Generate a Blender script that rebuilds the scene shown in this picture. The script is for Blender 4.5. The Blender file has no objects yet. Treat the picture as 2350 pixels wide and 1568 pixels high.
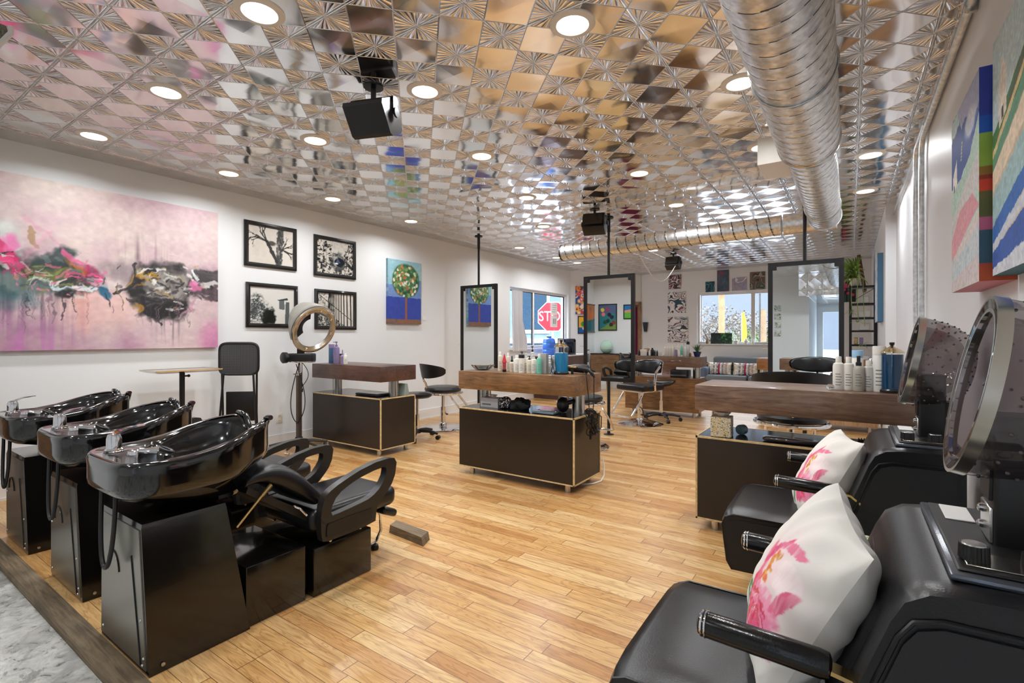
import bpy, bmesh, math, random
import numpy as np
from mathutils import Vector, Matrix
random.seed(7); RNG = np.random.RandomState(11)
R = math.radians; PI = math.pi
scn = bpy.context.scene; COL = scn.collection

# ---------------------------------------------------------------- camera, world, sun, exposure
EYE = 1.27; YAW = R(34.37); FPX = 1135.6; HZ = 772.5
cam_d = bpy.data.cameras.new('camera'); cam = bpy.data.objects.new('camera', cam_d); COL.objects.link(cam)
cam.location = (0, 0, EYE); cam.rotation_euler = (R(90), 0, YAW)
cam_d.sensor_width = 36; cam_d.lens = 36*FPX/2350; cam_d.shift_y = -(784-HZ)/2350; cam_d.clip_start = .02; cam_d.clip_end = 300
scn.camera = cam
scn.view_settings.view_transform = 'Standard'; scn.view_settings.look = 'None'
scn.view_settings.gamma = 1; scn.view_settings.use_curve_mapping = False
scn.view_settings.exposure = 0.18
cy = scn.cycles
cy.max_bounces = 10; cy.diffuse_bounces = 5; cy.glossy_bounces = 5; cy.transmission_bounces = 8; cy.transparent_max_bounces = 8
cy.sample_clamp_indirect = 4.0; cy.caustics_refractive = False; cy.blur_glossy = 0.5
LAMP_W = 10.0; SKY = 7.0
w = bpy.data.worlds.new('world'); scn.world = w; w.use_nodes = True
nt = w.node_tree; nt.nodes.clear()
out = nt.nodes.new('ShaderNodeOutputWorld'); bg = nt.nodes.new('ShaderNodeBackground'); bg.inputs['Strength'].default_value = SKY
tc = nt.nodes.new('ShaderNodeTexCoord'); sp = nt.nodes.new('ShaderNodeSeparateXYZ'); rp = nt.nodes.new('ShaderNodeValToRGB')
nt.links.new(tc.outputs['Generated'], sp.inputs[0]); nt.links.new(sp.outputs[2], rp.inputs[0]); nt.links.new(rp.outputs[0], bg.inputs[0]); nt.links.new(bg.outputs[0], out.inputs[0])
rp.color_ramp.elements[0].position = 0.22; rp.color_ramp.elements[0].color = (.088, .108, .148, 1)
rp.color_ramp.elements[1].position = 0.5; rp.color_ramp.elements[1].color = (1.9, 2.15, 2.5, 1)
sd = bpy.data.lights.new('sun', 'SUN'); sd.energy = 1.2; sd.angle = R(1); sd.color = (1, .95, .86)
sun = bpy.data.objects.new('sun', sd); COL.objects.link(sun); sun.rotation_euler = (R(48), 0, R(35))
def portal(x, y, z, rot, sx, sz):
    d = bpy.data.lights.new('daylight_portal', 'AREA'); d.shape = 'RECTANGLE'; d.size = sx; d.size_y = sz; d.cycles.is_portal = True
    o = bpy.data.objects.new('daylight_portal', d); COL.objects.link(o); o.location = (x, y, z); o.rotation_euler = rot

# ---------------------------------------------------------------- helpers
def lin(c):
    return tuple(((v/255)/12.92 if v/255 <= .04045 else ((v/255+.055)/1.055)**2.4) for v in c)
def lin_a(a): return np.where(a <= .04045, a/12.92, ((np.clip(a, 0, 1)+.055)/1.055)**2.4)

class NT:
    def __init__(s, name):
        s.m = bpy.data.materials.new(name); s.m.use_nodes = True; s.t = s.m.node_tree; s.p = s.t.nodes['Principled BSDF']
        s.o = s.t.nodes['Material Output']
    def n(s, t, **k):
        x = s.t.nodes.new(t)
        for a, b in k.items(): setattr(x, a, b)
        return x
    def l(s, a, b): s.t.links.new(a, b)
    def _in(s, sock, v):
        if hasattr(v, 'links') or hasattr(v, 'is_output'): s.l(v, sock)
        else: sock.default_value = v
    def math(s, op, a, b=0.0, c=0.0):
        x = s.n('ShaderNodeMath', operation=op); s._in(x.inputs[0], a); s._in(x.inputs[1], b); s._in(x.inputs[2], c); return x.outputs[0]
    def pos(s):
        g = s.n('ShaderNodeNewGeometry'); q = s.n('ShaderNodeSeparateXYZ'); s.l(g.outputs['Position'], q.inputs[0]); return q.outputs
    def coord(s, scale=(1, 1, 1), kind='Object', rot=(0, 0, 0)):
        t = s.n('ShaderNodeTexCoord'); m = s.n('ShaderNodeMapping'); m.inputs['Scale'].default_value = scale; m.inputs['Rotation'].default_value = rot
        s.l(t.outputs[kind], m.inputs[0]); return m.outputs[0]
    def noise(s, vec, scale=5, detail=4, rough=.5, dist=0):
        x = s.n('ShaderNodeTexNoise'); x.inputs['Scale'].default_value = scale; x.inputs['Detail'].default_value = detail
        x.inputs['Roughness'].default_value = rough; x.inputs['Distortion'].default_value = dist
        if vec is not None: s.l(vec, x.inputs['Vector'])
        return x.outputs[0]
    def ramp(s, f, stops, interp='LINEAR'):
        x = s.n('ShaderNodeValToRGB'); x.color_ramp.interpolation = interp; s.l(f, x.inputs[0]); e = x.color_ramp.elements
        while len(e) < len(stops): e.new(.5)
        for i, (p, c) in enumerate(stops): e[i].position = p; e[i].color = (*lin(c), 1)
        return x.outputs[0]
    def mix(s, f, a, b, blend='MIX'):
        x = s.n('ShaderNodeMix', data_type='RGBA', blend_type=blend); s._in(x.inputs[0], f)
        for sk, v in ((x.inputs[6], a), (x.inputs[7], b)):
            if isinstance(v, tuple): sk.default_value = (*v[:3], 1)
            else: s.l(v, sk)
        return x.outputs[2]
    def bump(s, h, strength=.5, dist=.01):
        b = s.n('ShaderNodeBump'); b.inputs['Strength'].default_value = strength; b.inputs['Distance'].default_value = dist
        s.l(h, b.inputs['Height']); s.l(b.outputs[0], s.p.inputs['Normal']); return b

def mat(name, c, rough=.5, metal=0, coat=0, spec=.5, trans=0, ior=1.45, emit=0, alpha=1, bump=0, bscale=60, sheen=0, vary=0, vscale=4):
    t = NT(name); p = t.p
    p.inputs['Base Color'].default_value = (*lin(c), 1); p.inputs['Roughness'].default_value = rough; p.inputs['Metallic'].default_value = metal
    p.inputs['Coat Weight'].default_value = coat; p.inputs['Coat Roughness'].default_value = .08; p.inputs['Specular IOR Level'].default_value = spec
    p.inputs['Transmission Weight'].default_value = trans; p.inputs['IOR'].default_value = ior; p.inputs['Sheen Weight'].default_value = sheen
    if emit: p.inputs['Emission Color'].default_value = (*lin(c), 1); p.inputs['Emission Strength'].default_value = emit
    if alpha < 1: p.inputs['Alpha'].default_value = alpha
    if vary:
        n = t.noise(t.coord(), vscale, 5); lo = tuple(max(0, v*(1-vary)) for v in c); hi = tuple(min(255, v*(1+vary)) for v in c)
        t.l(t.ramp(n, [(.3, lo), (.7, hi)]), p.inputs['Base Color'])
    if bump: t.bump(t.noise(t.coord(), bscale, 3), bump, .004)
    return t.m

def vcol_mat(name, rough=.6, bump=0, coat=0):
    t = NT(name); a = t.n('ShaderNodeVertexColor'); a.layer_name = 'Col'; t.l(a.outputs[0], t.p.inputs['Base Color']); t.p.inputs['Roughness'].default_value = rough
    t.p.inputs['Coat Weight'].default_value = coat; t.p.inputs['Coat Roughness'].default_value = .05
    if bump: t.bump(t.noise(t.coord(), 70, 4), bump, .004)
    return t.m

class M:
    def __init__(s): s.v = []; s.f = []; s.mi = []; s.c = None
    def add(s, vs, fs, mi=0):
        b = len(s.v); s.v += [tuple(p) for p in vs]; s.f += [tuple(i+b for i in f) for f in fs]; s.mi += [mi]*len(fs); return s
    def box(s, x0, x1, y0, y1, z0, z1, mi=0):
        return s.add([(x0,y0,z0),(x1,y0,z0),(x1,y1,z0),(x0,y1,z0),(x0,y0,z1),(x1,y0,z1),(x1,y1,z1),(x0,y1,z1)],
            [(3,2,1,0),(4,5,6,7),(0,1,5,4),(1,2,6,5),(2,3,7,6),(3,0,4,7)], mi)
    def rbox(s, c, size, bev=.01, seg=3, rot=None, mi=0):
        bm = bmesh.new(); bmesh.ops.create_cube(bm, size=1)
        for q in bm.verts: q.co = Vector((q.co.x*size[0], q.co.y*size[1], q.co.z*size[2]))
        bmesh.ops.bevel(bm, geom=list(bm.edges), offset=bev, segments=seg, affect='EDGES', profile=.5, clamp_overlap=True)
        mt = Matrix.Translation(c) @ (rot.to_4x4() if rot is not None else Matrix.Identity(4))
        bm.verts.index_update(); s.add([mt @ q.co for q in bm.verts], [[q.index for q in f.verts] for f in bm.faces], mi); bm.free(); return s
    def loops(s, L, closed=True, cap0=True, cap1=True, mi=0):
        n = len(L[0]); vs = [p for l in L for p in l]; fs = []
        for i in range(len(L)-1):
            for j in range(n if closed else n-1):
                k = (j+1) % n; fs.append((i*n+j, i*n+k, (i+1)*n+k, (i+1)*n+j))
        if cap0: fs.append(tuple(range(n-1, -1, -1)))
        if cap1: fs.append(tuple((len(L)-1)*n+j for j in range(n)))
        return s.add(vs, fs, mi)
    def lathe(s, prof, n=24, o=(0, 0, 0), axis=None, cap0=True, cap1=True, mi=0):
        L = []
        q = Vector((0, 0, 1)).rotation_difference(Vector(axis).normalized()) if axis is not None else None
        for r, z in prof:
            r = max(r, 1e-4); l = []
            for k in range(n):
                p = Vector((r*math.cos(2*PI*k/n), r*math.sin(2*PI*k/n), z))
                if q: p = q @ p
                l.append(p + Vector(o))
            L.append(l)
        return s.loops(L, True, cap0, cap1, mi)
    def cyl(s, p0, p1, r, r1=None, n=16, mi=0):
        a = Vector(p1)-Vector(p0); return s.lathe([(r, 0), (r if r1 is None else r1, a.length)], n, p0, a, mi=mi)
    def tube(s, path, r, n=8, mi=0, closed=False, prof=None):
        P = [Vector(p) for p in path]; L = []; m = len(P); nrm = None
        for i, p in enumerate(P):
            if closed: t = P[(i+1) % m]-P[i-1]
            else: t = P[min(i+1, m-1)]-P[max(i-1, 0)]
            t.normalize()
            if nrm is None:
                u = Vector((0, 0, 1)) if abs(t.z) < .9 else Vector((1, 0, 0)); nrm = (u - t*u.dot(t)).normalized()
            else: nrm = (nrm - t*nrm.dot(t)).normalized()
            b = t.cross(nrm); rr = r[i] if isinstance(r, (list, tuple)) else r
            if prof: L.append([p + nrm*(q[1]*rr) + b*(q[0]*rr) for q in prof])
            else: L.append([p + nrm*(math.cos(2*PI*k/n)*rr) + b*(math.sin(2*PI*k/n)*rr) for k in range(n)])
        if closed: L.append(L[0]); return s.loops(L, True, False, False, mi)
        return s.loops(L, mi=mi)
    def prism(s, poly, ax, a, b, mi=0):
        def P(u, v, t): return {'x': (t, u, v), 'y': (u, t, v), 'z': (u, v, t)}[ax]
        return s.loops([[P(u, v, a) for u, v in poly], [P(u, v, b) for u, v in poly]], mi=mi)
    def ring(s, outer, inner, ax, a, b, mi=0):
        def P(q, t): u, v = q; return {'x': (t, u, v), 'y': (u, t, v), 'z': (u, v, t)}[ax]
        L = [[P(q, a) for q in outer], [P(q, b) for q in outer], [P(q, b) for q in inner], [P(q, a) for q in inner], [P(q, a) for q in outer]]
        return s.loops(L, True, False, False, mi)
    def ell(s, c, r, n=20, m=12, rot=None, z0=-1, z1=1, mi=0):
        L = []; t0 = math.asin(z0); t1 = math.asin(z1)
        for i in range(m+1):
            t = t0+(t1-t0)*i/m; l = []
            for k in range(n):
                p = Vector((r[0]*math.cos(t)*math.cos(2*PI*k/n), r[1]*math.cos(t)*math.sin(2*PI*k/n), r[2]*math.sin(t)))
                if rot is not None: p = rot @ p
                l.append(p+Vector(c))
            L.append(l)
        return s.loops(L, mi=mi)
    def grid(s, fn, nu, nv, mi=0):
        vs = [fn(i/nu, j/nv) for j in range(nv+1) for i in range(nu+1)]; W = nu+1
        return s.add(vs, [(j*W+i, j*W+i+1, (j+1)*W+i+1, (j+1)*W+i) for j in range(nv) for i in range(nu)], mi)
    def torus(s, c, Rr, r, axis=(0, 0, 1), n=32, m=10, mi=0):
        q = Vector((0, 0, 1)).rotation_difference(Vector(axis).normalized())
        return s.tube([Vector(c)+q @ Vector((Rr*math.cos(2*PI*k/n), Rr*math.sin(2*PI*k/n), 0)) for k in range(n)], r, m, mi, True)

def ob(name, m, mats, parent=None, loc=None, sharp=38, weld=False):
    me = bpy.data.meshes.new(name); me.from_pydata(m.v, [], m.f)
    if weld:
        bm = bmesh.new(); bm.from_mesh(me); bmesh.ops.remove_doubles(bm, verts=bm.verts, dist=1e-5); bmesh.ops.recalc_face_normals(bm, faces=bm.faces); bm.to_mesh(me); bm.free()
    else: me.polygons.foreach_set('material_index', m.mi)
    if not isinstance(mats, (list, tuple)): mats = [mats]
    for x in mats: me.materials.append(x)
    me.polygons.foreach_set('use_smooth', [True]*len(me.polygons)); me.set_sharp_from_angle(angle=R(sharp))
    if m.c is not None:
        a = me.color_attributes.new('Col', 'FLOAT_COLOR', 'POINT'); c = np.ones((len(m.v), 4), np.float32); c[:, :3] = m.c; a.data.foreach_set('color', c.ravel())
    me.validate(); me.update()
    o = bpy.data.objects.new(name, me); COL.objects.link(o)
    if parent: o.parent = parent
    if loc: o.location = loc
    return o
def fixn(o):
    bm = bmesh.new(); bm.from_mesh(o.data); bmesh.ops.recalc_face_normals(bm, faces=bm.faces); bm.to_mesh(o.data); bm.free(); return o
def tag(o, label, cat, group=None):
    o['label'] = label; o['category'] = cat
    if group: o['group'] = group
    return o
def thing(name, label, cat, loc=(0, 0, 0), rz=0, group=None):
    o = bpy.data.objects.new(name, None); COL.objects.link(o); o.empty_display_size = .05
    o.location = loc; o.rotation_euler = (0, 0, rz); return tag(o, label, cat, group)
def struct(name, m, mt, parent=None, **k):
    o = ob(name, m, mt, parent, **k)
    if not parent: o['kind'] = 'structure'
    return o
def copy_tree(o, loc, rz=None, label=None):
    r = o.copy(); COL.objects.link(r); r.location = loc
    if rz is not None: r.rotation_euler = (0, 0, rz)
    if label: r['label'] = label
    for ch in list(o.children):
        c = ch.copy(); COL.objects.link(c); c.parent = r
        for g in list(ch.children):
            d = g.copy(); COL.objects.link(d); d.parent = c
    return r
SN, CS = math.sin(YAW), math.cos(YAW)
def ray(px, py):                                   # view ray through a pixel of the photograph: used to measure real positions on real planes
    a = (px-1175)/FPX; b = -(py-HZ)/FPX; return (-SN+CS*a, CS+SN*a, b)
def atY(px, py, Y): r = ray(px, py); t = Y/r[1]; return Vector((r[0]*t, Y, EYE+r[2]*t))
def atX(px, py, X): r = ray(px, py); t = X/r[0]; return Vector((X, r[1]*t, EYE+r[2]*t))
def atZ(px, py, Z): r = ray(px, py); t = (Z-EYE)/r[2]; return Vector((r[0]*t, r[1]*t, Z))

# ---------------------------------------------------------------- materials
WHITE = mat('wall_paint', (226, 228, 229), .55, bump=.05, bscale=25)
WHITE_S = mat('wall_paint_satin', (226, 228, 232), .42, bump=.06, bscale=6)
TRIMW = mat('trim_white', (226, 225, 222), .4)
BLACKG = mat('gloss_black_shell', (9, 9, 10), .09, coat=.7, spec=.6)
BLACKL = mat('black_vinyl', (20, 20, 23), .29, bump=.12, bscale=260)
BLACKP = mat('black_plastic', (26, 25, 25), .38)
BLACKM = mat('black_powder_metal', (24, 23, 23), .42)
ARMP = mat('arm_plastic', (40, 38, 36), .33, bump=.05, bscale=400)
PEDM = mat('black_pedestal', (15, 13, 11), .17, coat=.5)
PEDG = mat('black_panel_sheen', (150, 148, 140), .27, metal=.9)  # black front panel, its bright floor reflection put in as grey
BLACKA = mat('black_padded_vinyl', (14, 14, 15), .17, bump=.08, bscale=300)
CHROME = mat('chrome', (225, 225, 228), .06, metal=1)
STEEL = mat('brushed_steel', (196, 195, 192), .24, metal=1)
BRASS = mat('brass', (196, 166, 112), .22, metal=1)
GALV = mat('galvanised_steel', (228, 230, 231), .36, metal=1, vary=.10, vscale=34)
GALVD = mat('duct_seam', (92, 90, 86), .45, metal=1)
LAM = mat('dark_brown_laminate', (40, 32, 26), .28, vary=.12, vscale=2)
LAMT = mat('dark_laminate_top', (30, 26, 24), .14)
PLY = mat('plywood_edge', (205, 176, 126), .5, vary=.1, vscale=40)
GREYF = mat('grey_fabric', (112, 117, 122), .85, bump=.3, bscale=400)
GLASS = mat('clear_glass', (240, 246, 246), .02, trans=1, ior=1.3)
def pane_mat():
    t = NT('window_glass'); t.t.nodes.remove(t.p); a = t.n('ShaderNodeBsdfTransparent'); b = t.n('ShaderNodeBsdfGlossy'); b.inputs['Roughness'].default_value = .02
    a.inputs[0].default_value = (.97, .985, .98, 1)
    f = t.n('ShaderNodeLayerWeight'); f.inputs[0].default_value = .5; m = t.n('ShaderNodeMixShader'); t.l(t.math('ADD', t.math('MULTIPLY', t.math('POWER', f.outputs[1], 5.0), .5), .03), m.inputs[0]); t.l(a.outputs[0], m.inputs[1]); t.l(b.outputs[0], m.inputs[2]); t.l(m.outputs[0], t.o.inputs[0]); return t.m
PANE = pane_mat()
MIRROR = mat('mirror_silver', (232, 236, 236), .0, metal=1)
FRAMEM = mat('dark_steel_frame', (44, 43, 44), .38, metal=.6)
WHITEP = mat('white_plastic', (236, 234, 230), .35)
CREAMP = mat('cream_plastic', (222, 216, 204), .38)
GREYP = mat('grey_plastic', (150, 146, 138), .4)
PRINT = mat('label_print', (120, 118, 116), .5)
PAINT = vcol_mat('artist_paint', .55, .15); PRINTV = vcol_mat('photo_print', .2); CLOTHV = vcol_mat('printed_cloth', .85, .08)
def wood_mat(name, dark, mid, light, scale=(2.2, 22, 22), rough=.35, coat=.2):
    t = NT(name); v = t.coord(scale); n = t.noise(v, 1.4, 8, .62, 1.6); n2 = t.noise(t.coord((1.2, 1.2, 1.2)), 3, 5, .6)
    c = t.ramp(n, [(.28, dark), (.5, mid), (.75, light)]); c2 = t.ramp(n2, [(.3, (150, 150, 150)), (.7, (255, 255, 255))])
    t.l(t.mix(.7, c, c2, 'MULTIPLY'), t.p.inputs['Base Color']); t.p.inputs['Roughness'].default_value = rough; t.p.inputs['Coat Weight'].default_value = coat
    t.bump(n, .12, .002); return t.m
WSLAB = wood_mat('stained_oak', (88, 58, 32), (138, 98, 60), (168, 128, 86))
WSLABR = wood_mat('reddish_stained_oak', (58, 34, 26), (92, 60, 46), (112, 78, 62), rough=.4)
WSLABD = wood_mat('grey_brown_oak', (88, 62, 48), (128, 98, 78), (156, 128, 108))
WDOOR = wood_mat('light_door_wood', (150, 112, 78), (186, 148, 112), (206, 172, 138), (8, 8, 1))
WOLD = wood_mat('old_grey_wood', (84, 70, 52), (124, 106, 82), (156, 138, 110), (2, 30, 30), .75, 0)

def floor_mat():
    t = NT('oak_floor'); x, y, z = t.pos(); BW = .074
    row = t.math('FLOOR', t.math('DIVIDE', y, BW)); wn = t.n('ShaderNodeTexWhiteNoise', noise_dimensions='1D'); t.l(row, wn.inputs['W'])
    xs = t.math('ADD', x, t.math('MULTIPLY', wn.outputs[0], 7.3)); ln = t.math('DIVIDE', xs, .78); ci = t.math('FLOOR', ln)
    w2 = t.n('ShaderNodeTexWhiteNoise', noise_dimensions='2D'); cb = t.n('ShaderNodeCombineXYZ'); t.l(row, cb.inputs[0]); t.l(ci, cb.inputs[1]); t.l(cb.outputs[0], w2.inputs['Vector'])
    h = w2.outputs[0]
    base = t.ramp(h, [(0, (188, 136, 80)), (.25, (209, 165, 106)), (.6, (218, 178, 120)), (.85, (228, 196, 144)), (1, (200, 150, 92))])
    cv = t.n('ShaderNodeCombineXYZ'); t.l(t.math('ADD', t.math('MULTIPLY', x, 1.0), t.math('MULTIPLY', h, 31)), cv.inputs[0]); t.l(t.math('MULTIPLY', y, 9), cv.inputs[1]); t.l(t.math('MULTIPLY', h, 17), cv.inputs[2])
    g = t.noise(cv.outputs[0], 2.2, 7, .62, 2.2); gr = t.ramp(g, [(.28, (158, 126, 94)), (.44, (236, 226, 212)), (.65, (255, 255, 255))])
    cv2 = t.n('ShaderNodeCombineXYZ'); t.l(t.math('MULTIPLY', xs, 2.2), cv2.inputs[0]); t.l(t.math('MULTIPLY', y, 70), cv2.inputs[1]); g2 = t.noise(cv2.outputs[0], 3, 4, .6); gr2 = t.ramp(g2, [(.35, (196, 180, 160)), (.6, (255, 255, 255))])
    c = t.mix(.62, base, gr, 'MULTIPLY'); c = t.mix(.45, c, gr2, 'MULTIPLY')
    cv3 = t.n('ShaderNodeCombineXYZ'); t.l(t.math('ADD', t.math('MULTIPLY', x, .9), t.math('MULTIPLY', h, 31)), cv3.inputs[0]); t.l(t.math('MULTIPLY', y, 7), cv3.inputs[1]); t.l(t.math('MULTIPLY', h, 9), cv3.inputs[2])
    g3 = t.noise(cv3.outputs[0], 1.5, 3, .55, .8); fr3 = t.math('ABSOLUTE', t.math('SUBTRACT', t.math('FRACT', t.math('MULTIPLY', g3, 13.0)), .5)); c = t.mix(.34, c, t.ramp(fr3, [(.0, (150, 112, 78)), (.10, (214, 192, 168)), (.2, (255, 255, 255))]), 'MULTIPLY')
    kn = t.noise(cv.outputs[0], .9, 2, .5, .6); kk = t.ramp(kn, [(.66, (255, 255, 255)), (.74, (150, 96, 52))]); c = t.mix(.5, c, kk, 'MULTIPLY')
    fy = t.math('FRACT', t.math('DIVIDE', y, BW)); gy = t.math('LESS_THAN', t.math('ABSOLUTE', t.math('SUBTRACT', fy, .5)), .482)
    fx = t.math('FRACT', ln); gx = t.math('LESS_THAN', t.math('ABSOLUTE', t.math('SUBTRACT', fx, .5)), .4975); gap = t.math('MULTIPLY', gx, gy)
    gc = t.mix(gap, lin((120, 80, 46)), c); t.l(gc, t.p.inputs['Base Color'])
    t.l(t.math('ADD', t.math('MULTIPLY', g, .16), .26), t.p.inputs['Roughness']); t.p.inputs['Coat Weight'].default_value = .22; t.p.inputs['Coat Roughness'].default_value = .24
    t.bump(t.math('ADD', gap, t.math('MULTIPLY', g, .12)), .25, .0012); return t.m
FLOORM = floor_mat()
def concrete_mat():
    t = NT('painted_concrete'); v = t.coord((1, 1, 1)); n = t.noise(v, 2.4, 9, .66, .5); n2 = t.noise(v, 14, 6, .7, 1.5)
    c = t.ramp(n, [(.36, (132, 131, 127)), (.46, (166, 165, 160)), (.475, (212, 211, 205)), (.54, (200, 199, 194)), (.56, (176, 175, 171)), (.66, (196, 195, 190))])  # pale and dark patches put the floor's light and shadow pattern into colour
    d = t.ramp(n2, [(.36, (46, 42, 36)), (.40, (214, 214, 210)), (.6, (255, 255, 255))]); t.l(t.mix(.75, c, d, 'MULTIPLY'), t.p.inputs['Base Color'])
    t.p.inputs['Roughness'].default_value = .6; t.bump(t.math('ADD', n, t.math('MULTIPLY', n2, .5)), .5, .006); return t.m
CONC = concrete_mat()
PT = .305; TX0 = .05; TY0 = 2.065
def tin_mat(name, ax=(0, 1), o=(TX0, TY0)):
    t = NT(name); q = t.pos(); x = q[ax[0]]; y = q[ax[1]]
    A = t.math('DIVIDE', t.math('SUBTRACT', x, o[0]), PT); B = t.math('DIVIDE', t.math('SUBTRACT', y, o[1]), PT)
    ra = t.math('ROUND', A); rb = t.math('ROUND', B)
    dx = t.math('SUBTRACT', A, ra); dy = t.math('SUBTRACT', B, rb); ax_ = t.math('ABSOLUTE', dx); ay_ = t.math('ABSOLUTE', dy)
    L1 = t.math('ADD', ax_, ay_); star = t.math('LESS_THAN', L1, .485); smooth = t.math('GREATER_THAN', L1, .515)
    th = t.math('ARCTAN2', dy, dx); fan = t.math('ABSOLUTE', t.math('SINE', t.math('MULTIPLY', th, 12.0)))
    rad = t.math('MULTIPLY', t.math('MINIMUM', t.math('MULTIPLY', L1, 3.2), 1.0), 1.0)
    h1 = t.math('MULTIPLY', t.math('MULTIPLY', fan, rad), star)
    edge = t.math('MAXIMUM', 0.0, t.math('SUBTRACT', 1.0, t.math('DIVIDE', t.math('ABSOLUTE', t.math('SUBTRACT', L1, .5)), .018)))
    la = t.math('MAXIMUM', 0.0, t.math('SUBTRACT', 1.0, t.math('DIVIDE', t.math('ABSOLUTE', t.math('SUBTRACT', ax_, .02)), .014)))
    lb = t.math('MAXIMUM', 0.0, t.math('SUBTRACT', 1.0, t.math('DIVIDE', t.math('ABSOLUTE', t.math('SUBTRACT', ay_, .02)), .014)))
    hub = t.math('MAXIMUM', 0.0, t.math('SUBTRACT', 1.0, t.math('DIVIDE', L1, .05)))
    n = t.noise(t.coord((1, 1, 1), 'Object'), 2.3, 1, .5, .2)
    pil = t.math('MULTIPLY', t.math('SUBTRACT', t.math('MULTIPLY', ax_, ay_), .0), 1.0)
    h = t.math('ADD', t.math('MULTIPLY', h1, .8), t.math('MULTIPLY', edge, .7)); h = t.math('ADD', h, t.math('MULTIPLY', t.math('MAXIMUM', la, lb), .9)); h = t.math('ADD', h, hub)
    b1 = t.n('ShaderNodeBump'); b1.inputs['Strength'].default_value = .75; b1.inputs['Distance'].default_value = .0075; t.l(h, b1.inputs['Height'])
    w3 = t.n('ShaderNodeTexWhiteNoise', noise_dimensions='2D'); cb = t.n('ShaderNodeCombineXYZ')
    t.l(t.math('FLOOR', A), cb.inputs[0]); t.l(t.math('FLOOR', B), cb.inputs[1]); t.l(cb.outputs[0], w3.inputs['Vector'])
    sl = t.math('ADD', t.math('MULTIPLY', t.math('SUBTRACT', w3.outputs[0], .5), t.math('SUBTRACT', t.math('FRACT', A), .5)), t.math('MULTIPLY', pil, 1.4))
    sl = t.math('ADD', t.math('MULTIPLY', t.math('MULTIPLY', sl, smooth), .25), t.math('MULTIPLY', n, 1.0))
    b2 = t.n('ShaderNodeBump'); b2.inputs['Strength'].default_value = .6; b2.inputs['Distance'].default_value = .022; t.l(sl, b2.inputs['Height']); t.l(b1.outputs[0], b2.inputs['Normal'])
    t.l(b2.outputs[0], t.p.inputs['Normal']); t.p.inputs['Metallic'].default_value = 1; t.p.inputs['Base Color'].default_value = (*lin((247, 246, 246)), 1)
    t.l(t.math('ADD', t.math('MULTIPLY', t.math('SUBTRACT', 1.0, smooth), .07), .10), t.p.inputs['Roughness']); return t.m
TIN = tin_mat('pressed_tin'); TINB = tin_mat('pressed_tin_border', (1, 2), (TY0, 2.81)); TINF = tin_mat('pressed_tin_face', (0, 2), (TX0, 2.7))
TINP = mat('plain_tin', (205, 204, 202), .3, metal=.75, vary=.05)
# ---------------------------------------------------------------- room shell
XL, XR, XF, H, YB = -5.43, .44, .34, 2.81, 12.0
C1 = (-5.43, 10.39); C2 = (-4.30, 11.98)
m = M(); m.box(XL-.2, XR+.2, .75, YB+.3, -.05, 0); struct('floor', m, FLOORM)
m = M(); m.box(XL-.2, XR+.2, -6.5, .665, -.12, -.03); struct('floor_concrete', m, CONC)['kind'] = 'structure'
m = M(); m.rbox((-2.5, .708, -.03), (5.9, .084, .08), .008, 2); struct('trim_1', m, WOLD)
m = M(); m.box(XL-.3, XR+.3, -6.5, YB+.4, H, H+.08); struct('ceiling', m, TIN)
m = M(); m.box(XL, XL+.25, .75, C1[1]-.1, H-.004, H+.01); m.box(-4.4, XF, YB-.5, YB, H-.004, H+.01); struct('trim_2', m, TINP)
# left wall with the window opening
def wall_hole(m, ax, t0, t1, a0, a1, z0, z1, h0, h1, g0, g1):
    def B(p, q, r, s_):
        if ax == 'x': m.box(t0, t1, p, q, r, s_)
        else: m.box(p, q, t0, t1, r, s_)
    B(a0, h0, z0, z1); B(h1, a1, z0, z1); B(h0, h1, z0, g0); B(h0, h1, g1, z1)
m = M(); wall_hole(m, 'x', XL-.2, XL, .1, C1[1], -.12, H+.04, 7.87, 10.27, 1.03, 2.24); struct('wall_left', m, WHITE)
dv = Vector((C2[0]-C1[0], C2[1]-C1[1], 0)); dl = dv.length; du = dv/dl; dn = Vector((du.y, -du.x, 0))
def D(u, n, z): p = Vector((C1[0], C1[1], 0))+du*u+dn*n; return (p.x, p.y, z)
def dbox(m, u0, u1, n0, n1, z0, z1):
    m.add([D(u0,n0,z0),D(u1,n0,z0),D(u1,n1,z0),D(u0,n1,z0),D(u0,n0,z1),D(u1,n0,z1),D(u1,n1,z1),D(u0,n1,z1)], [(3,2,1,0),(4,5,6,7),(0,1,5,4),(1,2,6,5),(2,3,7,6),(3,0,4,7)])
m = M(); dbox(m, -.02, .95, -.2, 0, 0, H); dbox(m, .95, dl, -.2, 0, 2.13, H); struct('wall_diagonal', m, WHITE)
m = M(); wall_hole(m, 'y', YB, YB+.2, C2[0]-.1, XR+.2, 0, H+.04, -2.96, -.95, 1.10, 2.29); struct('wall_back', m, WHITE)
m = M(); m.box(XR, XR+.2, -6.2, 7.28, -.12, H+.04); m.box(XF, XR+.2, 7.28, YB, 0, H+.04); struct('wall_right', m, WHITE_S)
m = M(); m.box(XL-.1, -4.25, .1, .3, -.12, H); m.box(-4.45, -4.25, -2.5, .1, -.12, H); m.box(-4.45, -.86, -2.7, -2.5, -.12, H); m.box(-1.06, -.86, -6.0, -2.7, -.12, H)
wall_hole(m, 'y', -6.2, -6.0, -1.06, XR-.001, -.12, H, -.78, .36, -.03, 2.1); struct('wall_front', m, WHITE)
m = M(); m.box(XL, XL+.016, .75, C1[1], 0, .145); m.box(XL, XL+.024, .75, C1[1], .0, .02); struct('baseboard_left', m, TRIMW)
m = M(); m.box(C2[0], XF, YB-.014, YB, 0, .12); struct('baseboard_back', m, TRIMW)
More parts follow.
